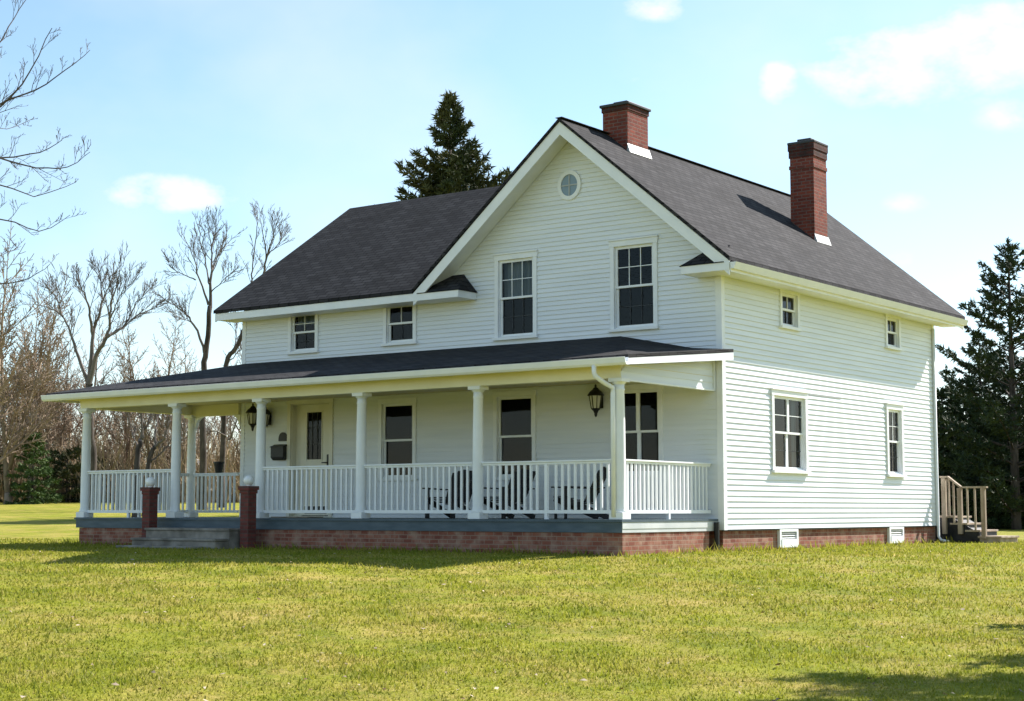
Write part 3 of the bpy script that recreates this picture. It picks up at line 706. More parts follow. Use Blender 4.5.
# ------------------------------------------------------------------ things fixed or set on the porch
def lantern(loc, label):
    t = thing('wall_lantern', label, 'lantern', loc, 0, 'black carriage lanterns on the porch wall')
    b = MB(); b.lathe(0, -.20, [(.035,-.24),(.05,-.20),(.085,-.17),(.095,-.15)], 8); b.build('base', M['black'], t)
    g_ = MB(); g_.lathe(0, -.20, [(.085,-.149),(.125,.09)], 8); gl = g_.build('glass', M['lampglass'], t)
    fr = MB()
    for k in range(8):
        a = 2*math.pi*k/8; fr.bar((.09*math.cos(a), -.20+.09*math.sin(a), -.15), (.13*math.cos(a), -.20+.13*math.sin(a), .09), .014, .014)
    fr.build('cage', M['black'], t)
    cp = MB(); cp.lathe(0, -.20, [(.16,.091),(.165,.105),(.12,.17),(.06,.22),(.05,.24),(.02,.26),(.025,.29),(.008,.32)], 16); cp.build('cap', M['black'], t)
    tl = MB(); tl.lathe(0, -.20, [(.006,-.32),(.022,-.30),(.03,-.27),(.03,-.241)], 10); tl.build('finial', M['black'], t)
    bk = MB(); bk.box(-.055, .055, -.035, -.02, -.14, .14); bk.tube([(0,-.035,-.05),(0,-.12,-.02),(0,-.15,.10),(0,-.17,.2),(0,-.2,.25)], .012, 6); bk.build('wall_bracket', M['black'], t)
lantern((-2.66, 0, 2.86), 'black carriage lantern on the porch wall beside the right porch window, next to the downspout')
lantern((-12.02, 0, 2.86), 'black carriage lantern at the left end of the porch wall, nearest the house corner')
lantern((-11.66, 0, 2.82), 'black carriage lantern above and left of the mailbox, just right of a column')
mb_ = thing('mailbox', 'black wall mailbox beside the front door', 'mailbox', (-11.28, 0, 1.90))
b = MB(); b.box(-.20, .20, -.16, -.02, .03, .27); b.hexa([(-.15,-.14,-.03),(.15,-.14,-.03),(.15,-.02,-.03),(-.15,-.02,-.03),(-.20,-.16,.029),(.20,-.16,.029),(.20,-.02,.029),(-.20,-.02,.029)]); b.build('box', M['black'], mb_, bevel=.01)
b = MB(); b.hexa([(-.21,-.18,.26),(.21,-.18,.26),(.21,-.02,.28),(-.21,-.02,.28),(-.21,-.18,.275),(.21,-.18,.275),(.21,-.02,.33),(-.21,-.02,.33)]); b.build('lid', M['black'], mb_)
pq = MB()
ring = [(.13*math.cos(a)-11.22, 2.36+.14*math.sin(a)) for a in [math.pi*i/12 for i in range(13)]] + [(-11.35, 2.30), (-11.09, 2.30)]
pq.poly([(x, -.045, z) for x, z in ring]); pq.poly([(x, -.018, z) for x, z in ring[::-1]])
for i in range(len(ring)):
    j = (i+1) % len(ring); pq.poly([(ring[i][0],-.045,ring[i][1]),(ring[i][0],-.018,ring[i][1]),(ring[j][0],-.018,ring[j][1]),(ring[j][0],-.045,ring[j][1])])
tag(pq.build('house_plaque', M['black']), 'small black arched plaque on the wall above the mailbox', 'plaque')

def chair(loc, rz, label):
    t = thing('porch_chair', label, 'chair', loc, rz, 'dark slatted lounge chairs on the porch')
    s_ = MB()
    for k in range(5): s_.bar((-.27, -.30+k*.125, .40-k*.03), (.27, -.30+k*.125, .40-k*.03), .11, .022)
    s_.build('seat', M['darkwood'], t)
    bk = MB()
    for k in range(5):
        x = -.22+k*.11; hh = .95 - .02*abs(k-2)**1.5
        bk.bar((x*1.05, .24, .30), (x*1.2, .24+.30, hh), .118, .02, up=(0,-1,.4))
    bk.bar((-.28, .36, .50), (.28, .36, .50), .03, .06); bk.bar((-.28, .475, .78), (.28, .475, .78), .03, .06)
    bk.build('backrest', M['darkwood'], t)
    for sx in (-1, 1):
        a = MB(); a.bar((sx*.34, -.36, .58), (sx*.34, .42, .56), .13, .024); a.build('armrest', M['darkwood'], t)
        l_ = MB(); l_.bar((sx*.31, -.30, .0), (sx*.31, -.30, .568), .09, .03, up=(0,1,0)); l_.build('leg', M['darkwood'], t)
        l_ = MB(); l_.bar((sx*.29, -.33, .37), (sx*.29, .52, .02), .03, .10); l_.build('leg', M['darkwood'], t)
chair((-5.15, -1.6, DZ+.001), R(2), 'dark slatted lounge chair left of the middle column, behind the railing')
chair((-3.75, -1.7, DZ+.001), R(-10), 'dark slatted lounge chair right behind the column between the two porch windows')
chair((-2.10, -1.7, DZ+.001), R(-38), 'dark slatted lounge chair nearest the right end of the porch, turned sideways')
pt = thing('planter', 'small dark flower pot standing on the railing at the left end of the porch', 'planter', (-13.28, -.03, 1.616))
b = MB(); b.lathe(0, 0, [(.085,0),(.12,.22),(.135,.225),(.135,.26),(.11,.26),(.10,.23)], 16); b.build('pot', M['black'], pt)
b = MB(); b.lathe(0, 0, [(.099,.20),(.02,.245)], 12); b.build('soil', M['darkwood'], pt)
dm = MB(); dm.box(-10.85, -9.75, -.75, -.25, DZ+.002, DZ+.02); tag(dm.build('doormat', M['wood'], bevel=.004), 'flat brown doormat on the porch floor at the front door', 'doormat')

# ------------------------------------------------------------------ front steps and piers
stp = thing('front_steps', 'worn grey concrete steps climbing to the porch between two brick piers', 'steps', (-10.03, -3.7, 0))
for (y0, y1, z1) in ((-.22, .42, .395), (-.58, -.221, .20), (-.95, -.581, .05)):
    b = MB(); b.box(-1.22 - (.05 if z1 < .1 else 0), 1.22 + (-.25 if z1 < .1 else 0), y0, y1 if y1 < .4 else .405, -.3, z1-.05); b.box(-1.24, 1.24 + (-.25 if z1 < .1 else 0), y0-.03, y1-.03 if y1 < .4 else .40, z1-.049, z1)
    b.build('step', M['concrete'], stp, bevel=.012)
for x, lab in ((-11.49, 'dark brick pier topped by a white ball, at the left of the front steps'), (-8.60, 'dark brick pier topped by a white ball, at the right of the front steps')):
    t = thing('brick_pier', lab, 'pier', (x, -3.62, 0), 0, 'brick piers beside the front steps')
    b = MB(); b.box(-.11, .11, -.11, .11, -.3, 1.08); b.build('shaft', M['pier'], t)
    b = MB(); b.box(-.125, .125, -.125, .125, 1.081, 1.15); b.box(-.145, .145, -.145, .145, 1.151, 1.225); b.build('cap', M['pier'], t)
    b = MB(); b.lathe(0, 0, [(.05,1.226),(.055,1.24)] + [(.105*math.cos(a), 1.335+.105*math.sin(a)) for a in [R(-65+i*15) for i in range(11)]] + [(.004, 1.44)], 20); b.build('globe', M['globe'], t, smooth=True)

# ------------------------------------------------------------------ back steps
bs = thing('wooden_back_steps', 'weathered wooden back steps with handrail at the right rear corner', 'steps', (0, D+.25, 0))
for (x0, x1, z1) in ((-1.6, .28, .62), (.20, .62, .46), (.56, .92, .30), (.86, 1.42, .16)):
    b = MB(); b.box(x0, x1, .0, 1.2, z1-.045, z1); b.build('tread', M['wood'], bs, bevel=.006)
    if z1 > .2:
        b = MB(); b.box(x1-.06, x1-.03, .02, 1.18, max(z1-.21, .0), z1-.046); b.build('riser', M['darkwood'], bs)
b = MB(); b.box(.90, 1.38, .02, 1.18, -.2, .114); b.build('riser', M['wood'], bs)
b = MB(); b.slab([(-1.55,.10,.54),(.24,.10,.54),(.88,.10,.19),(.88,1.1,.19),(.24,1.1,.54),(-1.55,1.1,.54)], .8); b.build('shade_fill', M['darkwood'], bs)  # dark solid stands in for the shade beneath the steps
for y in (.05, 1.15):
    if y > 1: continue
    b = MB(); b.slab([(-1.55,y,.57),(.26,y,.57),(.9,y,.22),(.9,y+.04,.22),(.26,y+.04,.57),(-1.55,y+.04,.57)], .22); b.build('stringer', M['darkwood'], bs)
    for x, z0, z1 in ((.08, .2, 1.50), (.46, .2, 1.27), (1.02, .1, 1.27)):
        if y > 1 and x > 1: continue
        b = MB(); b.box(x-.05, x+.05, y-.10, y-.001, z0, z1); b.build('post', M['wood'], bs, bevel=.005)
    b = MB(); b.bar((-.0, y-.05, 1.53), (.18, y-.05, 1.53), .11, .04); b.bar((.18, y-.05, 1.535), (.50, y-.05, 1.285), .11, .04); b.bar((.50, y-.05, 1.285), (1.12, y-.05, 1.285), .11, .04); b.build('handrail', M['wood'], bs)
    for x, z0, z1 in ((.20, .621, 1.49), (.31, .46, 1.40), (.64, .46, 1.265), (.82, .30, 1.265)):
        b = MB(); b.box(x-.02, x+.02, y-.07, y-.03, z0, z1); b.build('baluster', M['wood'], bs)

# ------------------------------------------------------------------ trees
def rot_axis(v, ax, a): return Matrix.Rotation(a, 3, ax) @ v
def grow(rnd, out, p, d, ln, r, level, maxl, prm):
    nseg = max(2, int(4 - level*.5)); pts = [p.copy()]; rr = [r]; cur = p.copy(); dd = d.copy()
    for i in range(nseg):
        wob = prm['wob']*(.6+level*.25)
        dd = (dd + Vector((rnd.gauss(0,wob), rnd.gauss(0,wob), rnd.gauss(0,wob)+prm['up']*(.4 if level == 0 else 1)))).normalized()
        cur = cur + dd*ln/nseg; pts.append(cur.copy()); rr.append(max(r*(1-.62*(i+1)/nseg), prm['rmin']))
    out[min(level, 1 if level < 2 else 2)].append((pts, rr, (8,6,5,4,3,3)[level]))
    if level >= maxl: return
    nc = prm['n'][level]
    for k in range(nc):
        t = (prm['t0'][level] + (1-prm['t0'][level])*(k+rnd.random()*.8)/nc); t = min(t, .999)
        x = t*nseg; i = min(int(x), nseg-1); q = pts[i].lerp(pts[i+1], x-i); ax = (pts[i+1]-pts[i]).normalized()
        perp = rot_axis(ax.orthogonal().normalized(), ax, k*2.4+rnd.random()*1.6)
        ang = R(rnd.uniform(*prm['ang'][level])); nd = (ax*math.cos(ang)+perp*math.sin(ang)).normalized()
        grow(rnd, out, q, nd, ln*prm['len'][level]*rnd.uniform(.7,1.15)*(1.15-.55*t), max(rr[i]*prm['rf']*rnd.uniform(.8,1), prm['rmin']), level+1, maxl, prm)
    # leader continues
    if level < maxl:
        grow(rnd, out, pts[-1], dd, ln*.5, rr[-1], level+1, maxl, prm)
BASE = dict(wob=.05, up=.05, rmin=.011, rf=.55, n=(7,7,6,4,0), t0=(.35,.25,.2,.2,0), ang=((28,58),(30,65),(30,65),(30,60)), len=(.55,.55,.5,.5))
def bare_tree(seed, h, r, stems, prm, trunkm, twigm, label, loc, group=None, rz=0, maxl=4, flen=.62):
    """stems: list of (direction, length fraction, radius fraction, start height fraction)"""
    rnd = random.Random(seed); P = dict(BASE); P.update(prm); out = {0: [], 1: [], 2: []}
    for dv, lf, rf, z0 in stems:
        grow(rnd, out, Vector((0,0,z0*h)), Vector(dv).normalized(), h*flen*lf, r*rf, 0, maxl, P)
    t = thing('bare_tree', label, 'tree', loc, rz, group)
    tr = MB(); tw = MB()
    tr.tube([(0,0,-.3),(0,0,.15),(0,0,.6)], [r*1.5, r*1.15, r*1.0], 10)
    for pts, rr, n in out[0]: tr.tube(pts, rr, n)
    for k in (1, 2):
        for pts, rr, n in out[k]: (tw).tube(pts, rr, n, cap=False)
    tr.build('trunk', trunkm, t, smooth=True, uv=False, recalc=False); tw.build('branches', twigm, t, uv=False, recalc=False)
    return t
def at(u, dist):       # ground point seen in column u at forward distance dist
    p = CAM + FWD*dist + RGT*((u-512)/F*dist*math.cos(PITCH)); return Vector((p.x, p.y, float(gz(p.x, p.y))))
def at_z(u, v, dist):
    d = pix_dir(u, v); return CAM + d*(dist/(d.dot(FWD)))
# three tall bare trees behind the left end of the house
fl = lambda a, b: tuple(RGT*a + FWD*b + Vector((0,0,1)))
def cat(P, i, t):
    a, b, c, d = P[max(i-1,0)], P[i], P[i+1], P[min(i+2,len(P)-1)]
    return .5*((2*b)+(c-a)*t+(2*a-5*b+4*c-d)*t*t+(3*b-a-3*c+d)*t**3)
def limb_tree(seed, u0, dist, limbs, label, tl=1.3, mats=None, rmin=.0095, cnt=(9,6,3), group=None, ntrunk=1, ang=(20,48), upw=.30):
    """limbs: (control points seen in the photo, radius at the start, depth the limb leans away); sets its own distance and real thickness"""
    rnd = random.Random(seed); base = at(u0, dist); mats = mats or (M['bark'], M['twiggrey'])
    t = thing('bare_tree', label, 'tree', base, 0, group); tr = MB(); bw = MB()
    def twigs(pts, rr, level, ln):
        n = len(pts)-1; c = cnt[level] + (2 if level == 0 else 0)
        for k in range(c):
            lo = .30 if level == 0 else .15
            x = min((lo+(1-lo)*(k+rnd.random()*.9)/c)*n, n-.01); i = int(x); q = pts[i].lerp(pts[i+1], x-i); ax = (pts[i+1]-pts[i]).normalized()
            perp = rot_axis(ax.orthogonal().normalized(), ax, rnd.uniform(0, 6.28)); a = R(rnd.uniform(*ang))
            d = (ax*math.cos(a)+perp*math.sin(a)+Vector((0,0,upw))).normalized(); L_ = ln*rnd.uniform(.55,1.15)*(1.15-.5*x/n); P = [q]
            for e in range(3): d = (d+Vector((rnd.gauss(0,.09), rnd.gauss(0,.09), rnd.gauss(.05,.08)))).normalized(); P.append(P[-1]+d*L_/3)
            r0 = min(max(rmin, rr[i]*.38), .035 if level == 0 else .02); Rr = [r0, max(r0*.8, rmin*.9), max(r0*.6, rmin*.8), rmin*.55]
            bw.tube(P, Rr, 4 if level == 0 else 3, cap=False)
            if level < len(cnt)-1: twigs(P, Rr, level+1, L_*.52)
        if level == 0:   # the limb's own tip goes on
            pass
    for li, (ctrl, r0, lean) in enumerate(limbs):
        P = []
        for i, c in enumerate(ctrl):
            f = i/(len(ctrl)-1)
            if c is None: P.append(Vector((0,0,-.3)))
            else: P.append(at_z(c[0], c[1], dist+lean[0]+(lean[1]-lean[0])*f)-base)
        Q = []
        for i in range(len(P)-1):
            for e in range(4): Q.append(cat(P, i, e/4)+Vector((rnd.gauss(0,.02), rnd.gauss(0,.02), rnd.gauss(0,.02))))
        Q.append(P[-1]); r0 *= .68; r1 = rmin*1.1 if li >= ntrunk else r0*.6
        RR = [r0+(r1-r0)*(i/(len(Q)-1))**.65 for i in range(len(Q))]
        if li < ntrunk: RR[0] *= 1.5; RR[1] *= 1.25; tr.tube(Q, RR, 10)
        else: bw.tube(Q, RR, 7, cap=False); twigs(Q, RR, 0, tl)
    tr.build('trunk', mats[0], t, smooth=True, uv=False, recalc=False); bw.build('branches', mats[1], t, uv=False, recalc=False)
    return t
limb_tree(11, 92, 66, [([None,(92,460),(90,420),(89,384)], .30, (0,0)),
   ([(89,386),(91,360),(93,333),(98,318),(103,300),(108,288),(114,272)], .19, (0,.6)), ([(93,335),(90,316),(87,300),(80,286),(76,278)], .12, (.2,-.8)),
   ([(89,385),(97,354),(107,337),(110,318),(112,300),(117,284),(120,268)], .18, (0,-1.2)), ([(107,337),(120,330),(128,320),(137,303),(147,292)], .12, (-.6,.6)), ([(121,329),(136,316),(155,308)], .05, (0,1)),
   ([(89,388),(78,357),(70,332),(62,316),(51,309),(33,304)], .14, (0,1.2)), ([(62,316),(58,300),(50,289)], .07, (.6,1.0)), ([(103,300),(101,285),(99,271)], .06, (.5,1.3)), ([(110,318),(118,300),(128,285)], .06, (-.8,-1.6))],
   'dark bare tree with a broad vase shaped crown, above the porch roof tip', tl=1.35)
limb_tree(23, 203, 70, [([None,(203,440),(204,371),(207,345),(210,306)], .25, (0,0)),
   ([(210,308),(211,281),(212,262),(211,246),(208,222)], .14, (0,.4)), ([(212,272),(219,254),(229,242)], .07, (.2,1.0)), ([(209,305),(199,279),(194,260),(184,236)], .09, (0,-1)), ([(210,284),(207,270),(202,246),(198,224)], .08, (0,1.2)),
   ([(196,280),(182,274),(169,266)], .05, (-.7,-1.2)), ([(205,352),(194,325),(184,312),(171,303),(156,294)], .11, (0,.8)), ([(210,294),(222,281),(235,270)], .05, (0,-1)), ([(211,250),(217,227)], .06, (.3,.8)), ([(195,328),(188,320),(184,318)], .04, (.3,.2))],
   'tall slender bare tree with upswept branches, just left of the main roof eave', tl=1.2, cnt=(8,5,3))
limb_tree(37, 222, 74, [([None,(223,440),(226,366),(235,349),(246,327)], .22, (0,0)),
   ([(246,328),(250,300),(252,279),(253,260),(257,227),(257,212)], .11, (0,.6)), ([(246,328),(258,295),(264,270),(266,254),(263,235),(260,218)], .14, (0,-.5)), ([(265,262),(273,238),(278,219)], .07, (-.3,-1.2)), ([(266,256),(276,246),(287,234)], .06, (-.3,.6)),
   ([(235,349),(236,335),(236,316)], .06, (0,.5)), ([(229,440),(236,423),(240,405)], .09, (0,-.5)), ([(227,437),(212,431),(193,434)], .06, (0,-1)), ([(228,362),(238,352),(244,349)], .05, (0,.4))],
   'tall bare tree leaning right, its top behind the left end of the main roof', tl=1.2, cnt=(7,5,3))
limb_tree(41, 136, 58, [([None,(137,466),(140,441)], .20, (0,0)), ([(140,442),(144,430),(151,416),(158,398)], .12, (0,.5)), ([(141,438),(142,416),(141,398)], .10, (0,-.4)), ([(139,446),(135,441),(129,416),(124,400)], .07, (0,.4))],
   'dark forked bare tree seen through the left porch bay, left of its twin', tl=.8, cnt=(5,4,3))
limb_tree(42, 145, 60, [([None,(148,467),(155,447)], .18, (0,0)), ([(155,447),(156,430),(157,419),(156,400)], .09, (0,.5)), ([(155,447),(165,438),(167,425),(171,405)], .09, (0,-.5)), ([(150,462),(157,457),(168,445),(178,430)], .08, (0,.5))],
   'dark leaning bare tree seen through the left porch bay, beside the column', tl=.8, cnt=(5,4,3))
# tan woods in the distance: three kinds copied along the edge of the field
kinds = []
for sd, st_ in ((51, [(fl(.0,0), 1, 1, 0)]), (52, [(fl(-.1,0), .95, .9, 0), (fl(.2,.1), .8, .6, .15)]), (53, [(fl(.06,0), .9, 1, 0), (fl(-.25,0), .7, .6, .2)])):
    kinds.append(bare_tree(sd, 12, .19, st_, dict(up=.08, rmin=.016, n=(8,6,5,3,0), t0=(.2,.2,.2,.2,0), ang=((22,50),(25,55),(30,60),(30,60)), len=(.40,.5,.5,.5)), M['barktan'], M['twigtan'],
        'tan leafless tree in the wood along the far edge of the field', (0,0,0), 'tan leafless trees of the far wood', maxl=4))
rnd = random.Random(8); spots = []
for i, u in enumerate(list(range(-190, 300, 18))):
    spots.append((u+rnd.uniform(-7,7), rnd.uniform(86, 122), rnd.uniform(.58, .86)))
for u, dd, s_ in ((8, 82, .95), (30, 86, .92), (-12, 80, 1.0), (20, 92, 1.0), (44, 90, .85), (-40, 86, .9), (56, 96, .85), (172, 90, .66), (128, 92, .66), (330, 95, .6), (900, 105, .6), (940, 100, .6), (955, 92, .55), (1075, 104, .6), (1160, 95, .8), (1220, 100, .85), (1300, 96, .8), (1390, 98, .9)): spots.append((u, dd, s_))
for i, (u, dd, s_) in enumerate(spots):
    o = kinds[i % 3] if i < 3 else copy_tree(kinds[i % 3])
    o.location = at(u, dd); o.rotation_euler.z = rnd.uniform(0, 6.28); o.scale = (s_*1.1, s_*1.1, s_)

# evergreens
def conifer_mesh(seed, h, rb, prof, up, dens=1.0, droop=.0, whorl=.42, ns=.16, gap=.12):
    rnd = random.Random(seed); nr = np.random.default_rng(seed)
    br = MB(); V = []; Tn = 0
    br.tube([(0,0,-.3),(0,0,h*.3),(0,0,h*.7),(rnd.uniform(-.05,.05),0,h)], [h*.016+.03, h*.012+.02, h*.006+.01, .012], 8)
    z = h*.05
    base_pts = []; base_dir = []
    while z < h*.985:
        t = z/h; Rr = rb*prof(t); nbr = max(3, int((5.5 if t < .8 else 4)))
        a0 = rnd.random()*6.28
        for k in range(nbr):
            if rnd.random() < gap: continue
            a = a0+k*6.283/nbr+rnd.uniform(-.35,.35); ln = Rr*rnd.uniform(.72,1.18)+.08
            d = Vector((math.cos(a), math.sin(a), up(t)+rnd.uniform(-.12,.12))).normalized(); p = Vector((0,0,z+rnd.uniform(-.1,.1)))
            pts = [p]; n = 5; dd = d.copy()
            for i in range(n):
                dd = (dd+Vector((rnd.gauss(0,.05), rnd.gauss(0,.05), (.07 if i > 1 else -.05-droop)))).normalized(); pts.append(pts[-1]+dd*ln/n)
            r0 = .012+ln*.010
            br.tube(pts, [r0*(1-.85*i/n) for i in range(n+1)], 4, cap=False)
            # side twigs, flat sprays
            nt_ = max(3, int(ln/.17*dens))
            for j in range(nt_):
                x = (.16+.84*(j+rnd.random())/nt_)*n; i = min(int(x), n-1); q = pts[i].lerp(pts[i+1], x-i); ax = (pts[i+1]-pts[i]).normalized()
                sd = ax.cross(Vector((0,0,1))).normalized()*(1 if j % 2 else -1)
                td = (ax*rnd.uniform(.5,.9)+sd*rnd.uniform(.5,1.0)+Vector((0,0,rnd.uniform(-.25,.25)))).normalized()
                tl = min(.75, .20+ln*.28*(1.1-x/n))*rnd.uniform(.6,1.2)
                m = max(3, int(tl/.055*dens))
                for e in range(m):
                    base_pts.append(q+td*tl*(e+.5)/m); base_dir.append(td)
            for e in range(6): base_pts.append(pts[-1]+dd*.05*(e-3)); base_dir.append(dd)
        z += whorl*rnd.uniform(.75,1.25)*(1 if t < .7 else .7)
    for e in range(14): base_pts.append(Vector((0,0,h-.03*e))); base_dir.append(Vector((0,0,1)))
    B_ = np.array([tuple(q) for q in base_pts]); Dr = np.array([tuple(q) for q in base_dir]); m = 3
    B_ = np.repeat(B_, m, 0); Dr = np.repeat(Dr, m, 0); n = len(B_)
    rd = nr.normal(0, 1, (n,3)); rd /= np.linalg.norm(rd, axis=1)[:,None]
    nd = Dr*.75+rd*.75; nd /= np.linalg.norm(nd, axis=1)[:,None]
    sd = np.cross(nd, nr.normal(0,1,(n,3))); sd /= np.linalg.norm(sd, axis=1)[:,None]
    ln = ns*nr.uniform(.7,1.3,n)[:,None]; wv = ns*.17*nr.uniform(.7,1.3,n)[:,None]
    B_ = B_ + nr.normal(0,.03,(n,3))
    V = np.stack([B_-sd*wv, B_+sd*wv, B_+nd*ln], 1).reshape(-1,3)
    return br, V
def conifer(seed, h, rb, nm, label, loc, prof=None, up=None, group=None, rz=0, **kw):
    prof = prof or (lambda t: (1-t)**.85); up = up or (lambda t: -.05+.55*t)
    br, V = conifer_mesh(seed, h, rb, prof, up, **kw)
    t = thing('evergreen_tree', label, 'tree', loc, rz, group)
    br.build('trunk', M['bark'], t, smooth=True, uv=False, recalc=False)
    me = np_mesh('crown', V, np.arange(len(V)).reshape(-1,3), nm); o = bpy.data.objects.new('crown', me); C.objects.link(o); o.parent = t
    return t
sp = at(449, 62)
conifer(3, 16.95-float(sp.z)*1.0, 8.9, M['needle3'], 'tall pointed spruce rising behind the main roof', sp, prof=lambda t: min((1-t)**1.08, .40), up=lambda t: .05+.85*t, whorl=.42, ns=.24, gap=.08, dens=1.1)
pine_prof = lambda t: (1-t)**.9*(.85+.15*math.sin(t*31)) if t > .12 else .6
P1 = conifer(5, 11.5, 6.2, M['needle'], 'tall dark evergreen at the right edge of the view, behind the back steps', at(1016, 64), prof=pine_prof, up=lambda t: .25+.55*t, whorl=.62, ns=.22, gap=.16, dens=1.0)
conifer(6, 5.8, 3.2, M['needle'], 'dark evergreen close behind the back steps, shorter than its neighbour', at(968, 70), prof=pine_prof, up=lambda t: .05+.4*t, whorl=.45, ns=.28, gap=.08, dens=1.1)
for u, dd, s_, r_, lab in ((1052, 68, .86, 2.0, 'dark evergreen at the far right edge, half out of the frame'), (984, 78, .82, 4.1, 'dark evergreen behind the thicket, between the house and the tallest evergreen')):
    o = copy_tree(P1); o.location = at(u, dd); o.rotation_euler.z = r_; o.scale = (s_,)*3; o['label'] = lab
fill = conifer(7, 6.4, 3.0, M['needle2'], 'low dense evergreen in the dark thicket beyond the back steps', at(945, 76), prof=lambda t: (1-t)**.6, whorl=.40, ns=.26, gap=.05, group='low evergreens of the right thicket')
for u, dd, s_, r_ in ((985, 66, .66, 1), (1010, 74, .8, 2), (1045, 67, .75, 3), (1000, 80, .9, 4), (965, 84, .8, 5), (1085, 74, 1.2, 2.2), (1130, 70, 1.4, .6), (1190, 76, 1.3, 1.4), (1260, 72, 1.5, 3.3), (1350, 80, 1.4, 5.1)):
    o = copy_tree(fill); o.location = at(u, dd); o.rotation_euler.z = r_; o.scale = (s_*1.1, s_*1.1, s_)
conifer(9, 3.4, 1.35, M['needle4'], 'small green evergreen standing alone at the left edge of the field', at(32, 82), prof=lambda t: (1-t)**.75, whorl=.30, ns=.20, gap=.02, dens=1.1)
shr = conifer(10, 2.7, 2.0, M['needle3'], 'olive evergreen shrub at the far field edge left of the porch', at(66, 86), prof=lambda t: (1-t)**.5, whorl=.34, ns=.22, gap=.05, group='olive evergreens at the field edge')
for u, dd, s_, r_ in ((-30, 86, 1.2, 1), (-75, 84, 1.3, 2), (118, 96, .8, 3), (88, 90, .9, 2)):
    o = copy_tree(shr); o.location = at(u, dd); o.rotation_euler.z = r_; o.scale = (s_,)*3
# tree out of view on the right: throws the shade on the lawn
off = conifer(12, 10.2, 3.4, M['needle'], 'dark evergreen standing on the lawn to the right, out of the view', (12.55, -7.1, float(gz(12.55,-7.1))-.1), whorl=.55, ns=.15, gap=.2, dens=1.5)
# brown brush at the edge of the woods
bv = MB(); rnd = random.Random(77)
for i in range(2600):
    u = rnd.uniform(-240, 330); dd = rnd.uniform(86, 112); p = at(u, dd); hh = rnd.uniform(1.2, 4.4)
    for k in range(4):
        d = Vector((rnd.gauss(0,.35), rnd.gauss(0,.35), 1)).normalized(); q = p+d*hh*.5; e = q+(d+Vector((rnd.gauss(0,.3),rnd.gauss(0,.3),.2))).normalized()*hh*.5
        bv.tube([p, q, e], [.03, .022, .012], 3, cap=False)
for i in range(900):
    u = rnd.uniform(880, 1160); dd = rnd.uniform(88, 110); p = at(u, dd); hh = rnd.uniform(1.5, 4.5)
    for k in range(4):
        d = Vector((rnd.gauss(0,.35), rnd.gauss(0,.35), 1)).normalized(); q = p+d*hh*.5; e = q+(d+Vector((rnd.gauss(0,.3),rnd.gauss(0,.3),.2))).normalized()*hh*.5
        bv.tube([p, q, e], [.03, .022, .012], 3, cap=False)
tag(bv.build('brush', M['brush'], uv=False, recalc=False), 'tangled brown brush along the edge of the far woods', 'brush', kind='stuff')
# far wooded rise closing the horizon
rid = MB(); prev = None; rnd = random.Random(4); k = 0
pts = []
for i in range(0, 161):
    u = -700+i*15; dd = 150+8*math.sin(i*.3); p = at(u, dd); pts.append((p, 3.2+1.3*math.sin(i*.9)+rnd.uniform(-.5,.5)))
for (p, h0), (q, h1) in zip(pts, pts[1:]):
    b = FWD*14
    rid.poly([p-Vector((0,0,1)), q-Vector((0,0,1)), q+Vector((0,0,h1*.7)), p+Vector((0,0,h0*.7))]); rid.poly([p+Vector((0,0,h0*.7)), q+Vector((0,0,h1*.7)), q+b+Vector((0,0,h1)), p+b+Vector((0,0,h0))]); rid.poly([p+b+Vector((0,0,h0)), q+b+Vector((0,0,h1)), q+b*2-Vector((0,0,1)), p+b*2-Vector((0,0,1))])
tag(rid.build('hills', M['twigtan'], uv=False), 'low brown wooded rise at the horizon', 'hills', kind='structure')
# white shed far away
shp = at(196, 98)
sh = thing('white_shed', 'small white shed far across the field, seen through the porch', 'shed', shp, R(25))
b = MB(); b.box(-.9, .9, -1, 1, 0, 2.0); b.poly([(-.9,-1,2.0),(.9,-1,2.0),(0,-1,2.6)]); b.poly([(-.9,1,2.0),(.9,1,2.0),(0,1,2.6)]); b.build('wall', M['siding'], sh)
b = MB(); b.slab([(-1.05,-1.1,1.95),(0,-1.1,2.66),(0,1.1,2.66),(-1.05,1.1,1.95)], .06); b.slab([(0,-1.1,2.66),(1.05,-1.1,1.95),(1.05,1.1,1.95),(0,1.1,2.66)], .06); b.build('roof', M['ventgrey'], sh)
b = MB(); b.box(-.35, .35, -1.03, -1.003, .02, 1.8); b.build('door', M['ventgrey'], sh)

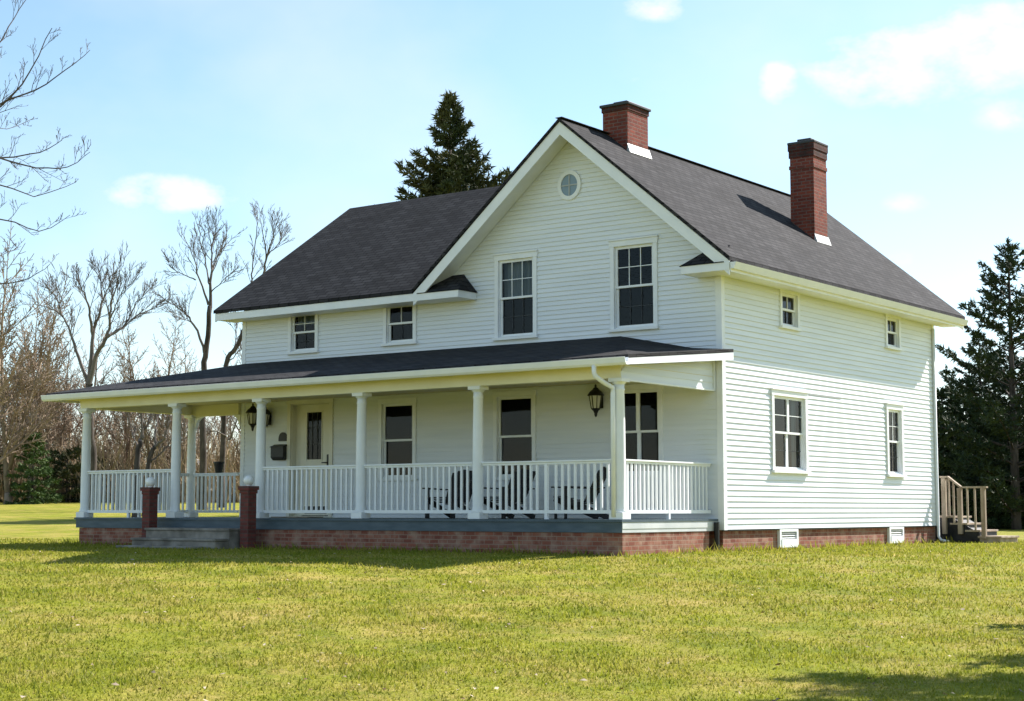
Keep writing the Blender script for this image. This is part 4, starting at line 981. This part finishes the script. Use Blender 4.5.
# near tree left of the view, its branches reaching in over the field
def near_tree():
    rnd = random.Random(19); D0 = 24.0
    base = at(-118, D0); t = thing('bare_tree', 'large bare tree at the left edge, only its twigged limbs reaching into view', 'tree', base)
    loc = lambda u, v, dd: at_z(u, v, dd) - base
    tr = MB(); tr.tube([(0,0,-.4), (0,0,.3), (0.05,0,2.5), tuple(loc(-105, 150, D0)), tuple(loc(-95, 0, D0+.3)), tuple(loc(-70, -160, D0))], [.36,.27,.23,.18,.13,.05], 12)
    tr.build('trunk', M['bark'], t, smooth=True, uv=False, recalc=False)
    bw = MB()
    def twigs(pts, rr, level, ln):
        n = len(pts)-1
        cnt = (9, 4, 2)[level]
        for k in range(cnt):
            x = (.25+.75*(k+rnd.random()*.8)/cnt)*n; x = min(x, n-.01); i = int(x); q = pts[i].lerp(pts[i+1], x-i); ax = (pts[i+1]-pts[i]).normalized()
            perp = rot_axis(ax.orthogonal().normalized(), ax, rnd.uniform(0, 6.28)); a = R(rnd.uniform(28, 55))
            d = (ax*math.cos(a)+perp*math.sin(a)*.9+Vector((0,0,.22))).normalized(); L_ = ln*rnd.uniform(.5,1.1)*(1.2-.6*x/n)
            P = [q]; 
            for e in range(3): d = (d+Vector((rnd.gauss(0,.12), rnd.gauss(0,.12), rnd.gauss(.06,.1)))).normalized(); P.append(P[-1]+d*L_/3)
            r0 = max(.0034, rr[i]*.5); R_ = [r0, r0*.8, r0*.6, .0024]
            bw.tube(P, R_, 4, cap=False)
            if level < 2: twigs(P, R_, level+1, L_*.6)
    for (ctrl, r0, dz, tl) in [
        ([(-95,150),(-40,128),(0,105),(30,72),(52,28)], .055, .0, .55), ([(-40,128),(0,104),(35,90),(66,70),(90,50)], .04, .5, .5),
        ([(-98,60),(-50,40),(-8,5),(20,-35)], .05, -.6, .6), ([(-97,95),(-40,75),(-5,48),(14,18),(30,-8)], .04, .8, .5),
        ([(-103,190),(-50,168),(0,158),(40,152),(62,140)], .042, -.4, .45), ([(-50,168),(-5,158),(35,168),(68,166),(90,152)], .036, -.9, .45),
        ([(-105,225),(-50,195),(0,184),(35,196),(76,182)], .04, .6, .45), ([(-105,250),(-50,225),(0,219),(40,231),(70,215)], .036, -.5, .42),
        ([(-108,300),(-55,290),(0,284),(28,279),(50,264)], .036, .3, .42), ([(-60,262),(-20,262),(8,252),(18,246)], .022, .9, .35), ([(-60,120),(-10,128),(15,128),(34,118)], .02, 1.1, .35)]:
        P = []
        for i, (u, v) in enumerate(ctrl): P.append(Vector(loc(u, v, D0+dz*(i/len(ctrl))*2)))
        Q = []; RR = []
        for i in range(len(P)-1):
            for e in range(3): Q.append(cat(P, i, e/3)+Vector((rnd.gauss(0,.012),rnd.gauss(0,.012),rnd.gauss(0,.012))))
        Q.append(P[-1]); RR = [max(r0*.46*(1-.85*i/len(Q)), .004) for i in range(len(Q))]
        bw.tube(Q, RR, 6, cap=False); twigs(Q, RR, 0, tl)
    bw.build('branches', M['twig'], t, uv=False, recalc=False)
near_tree()
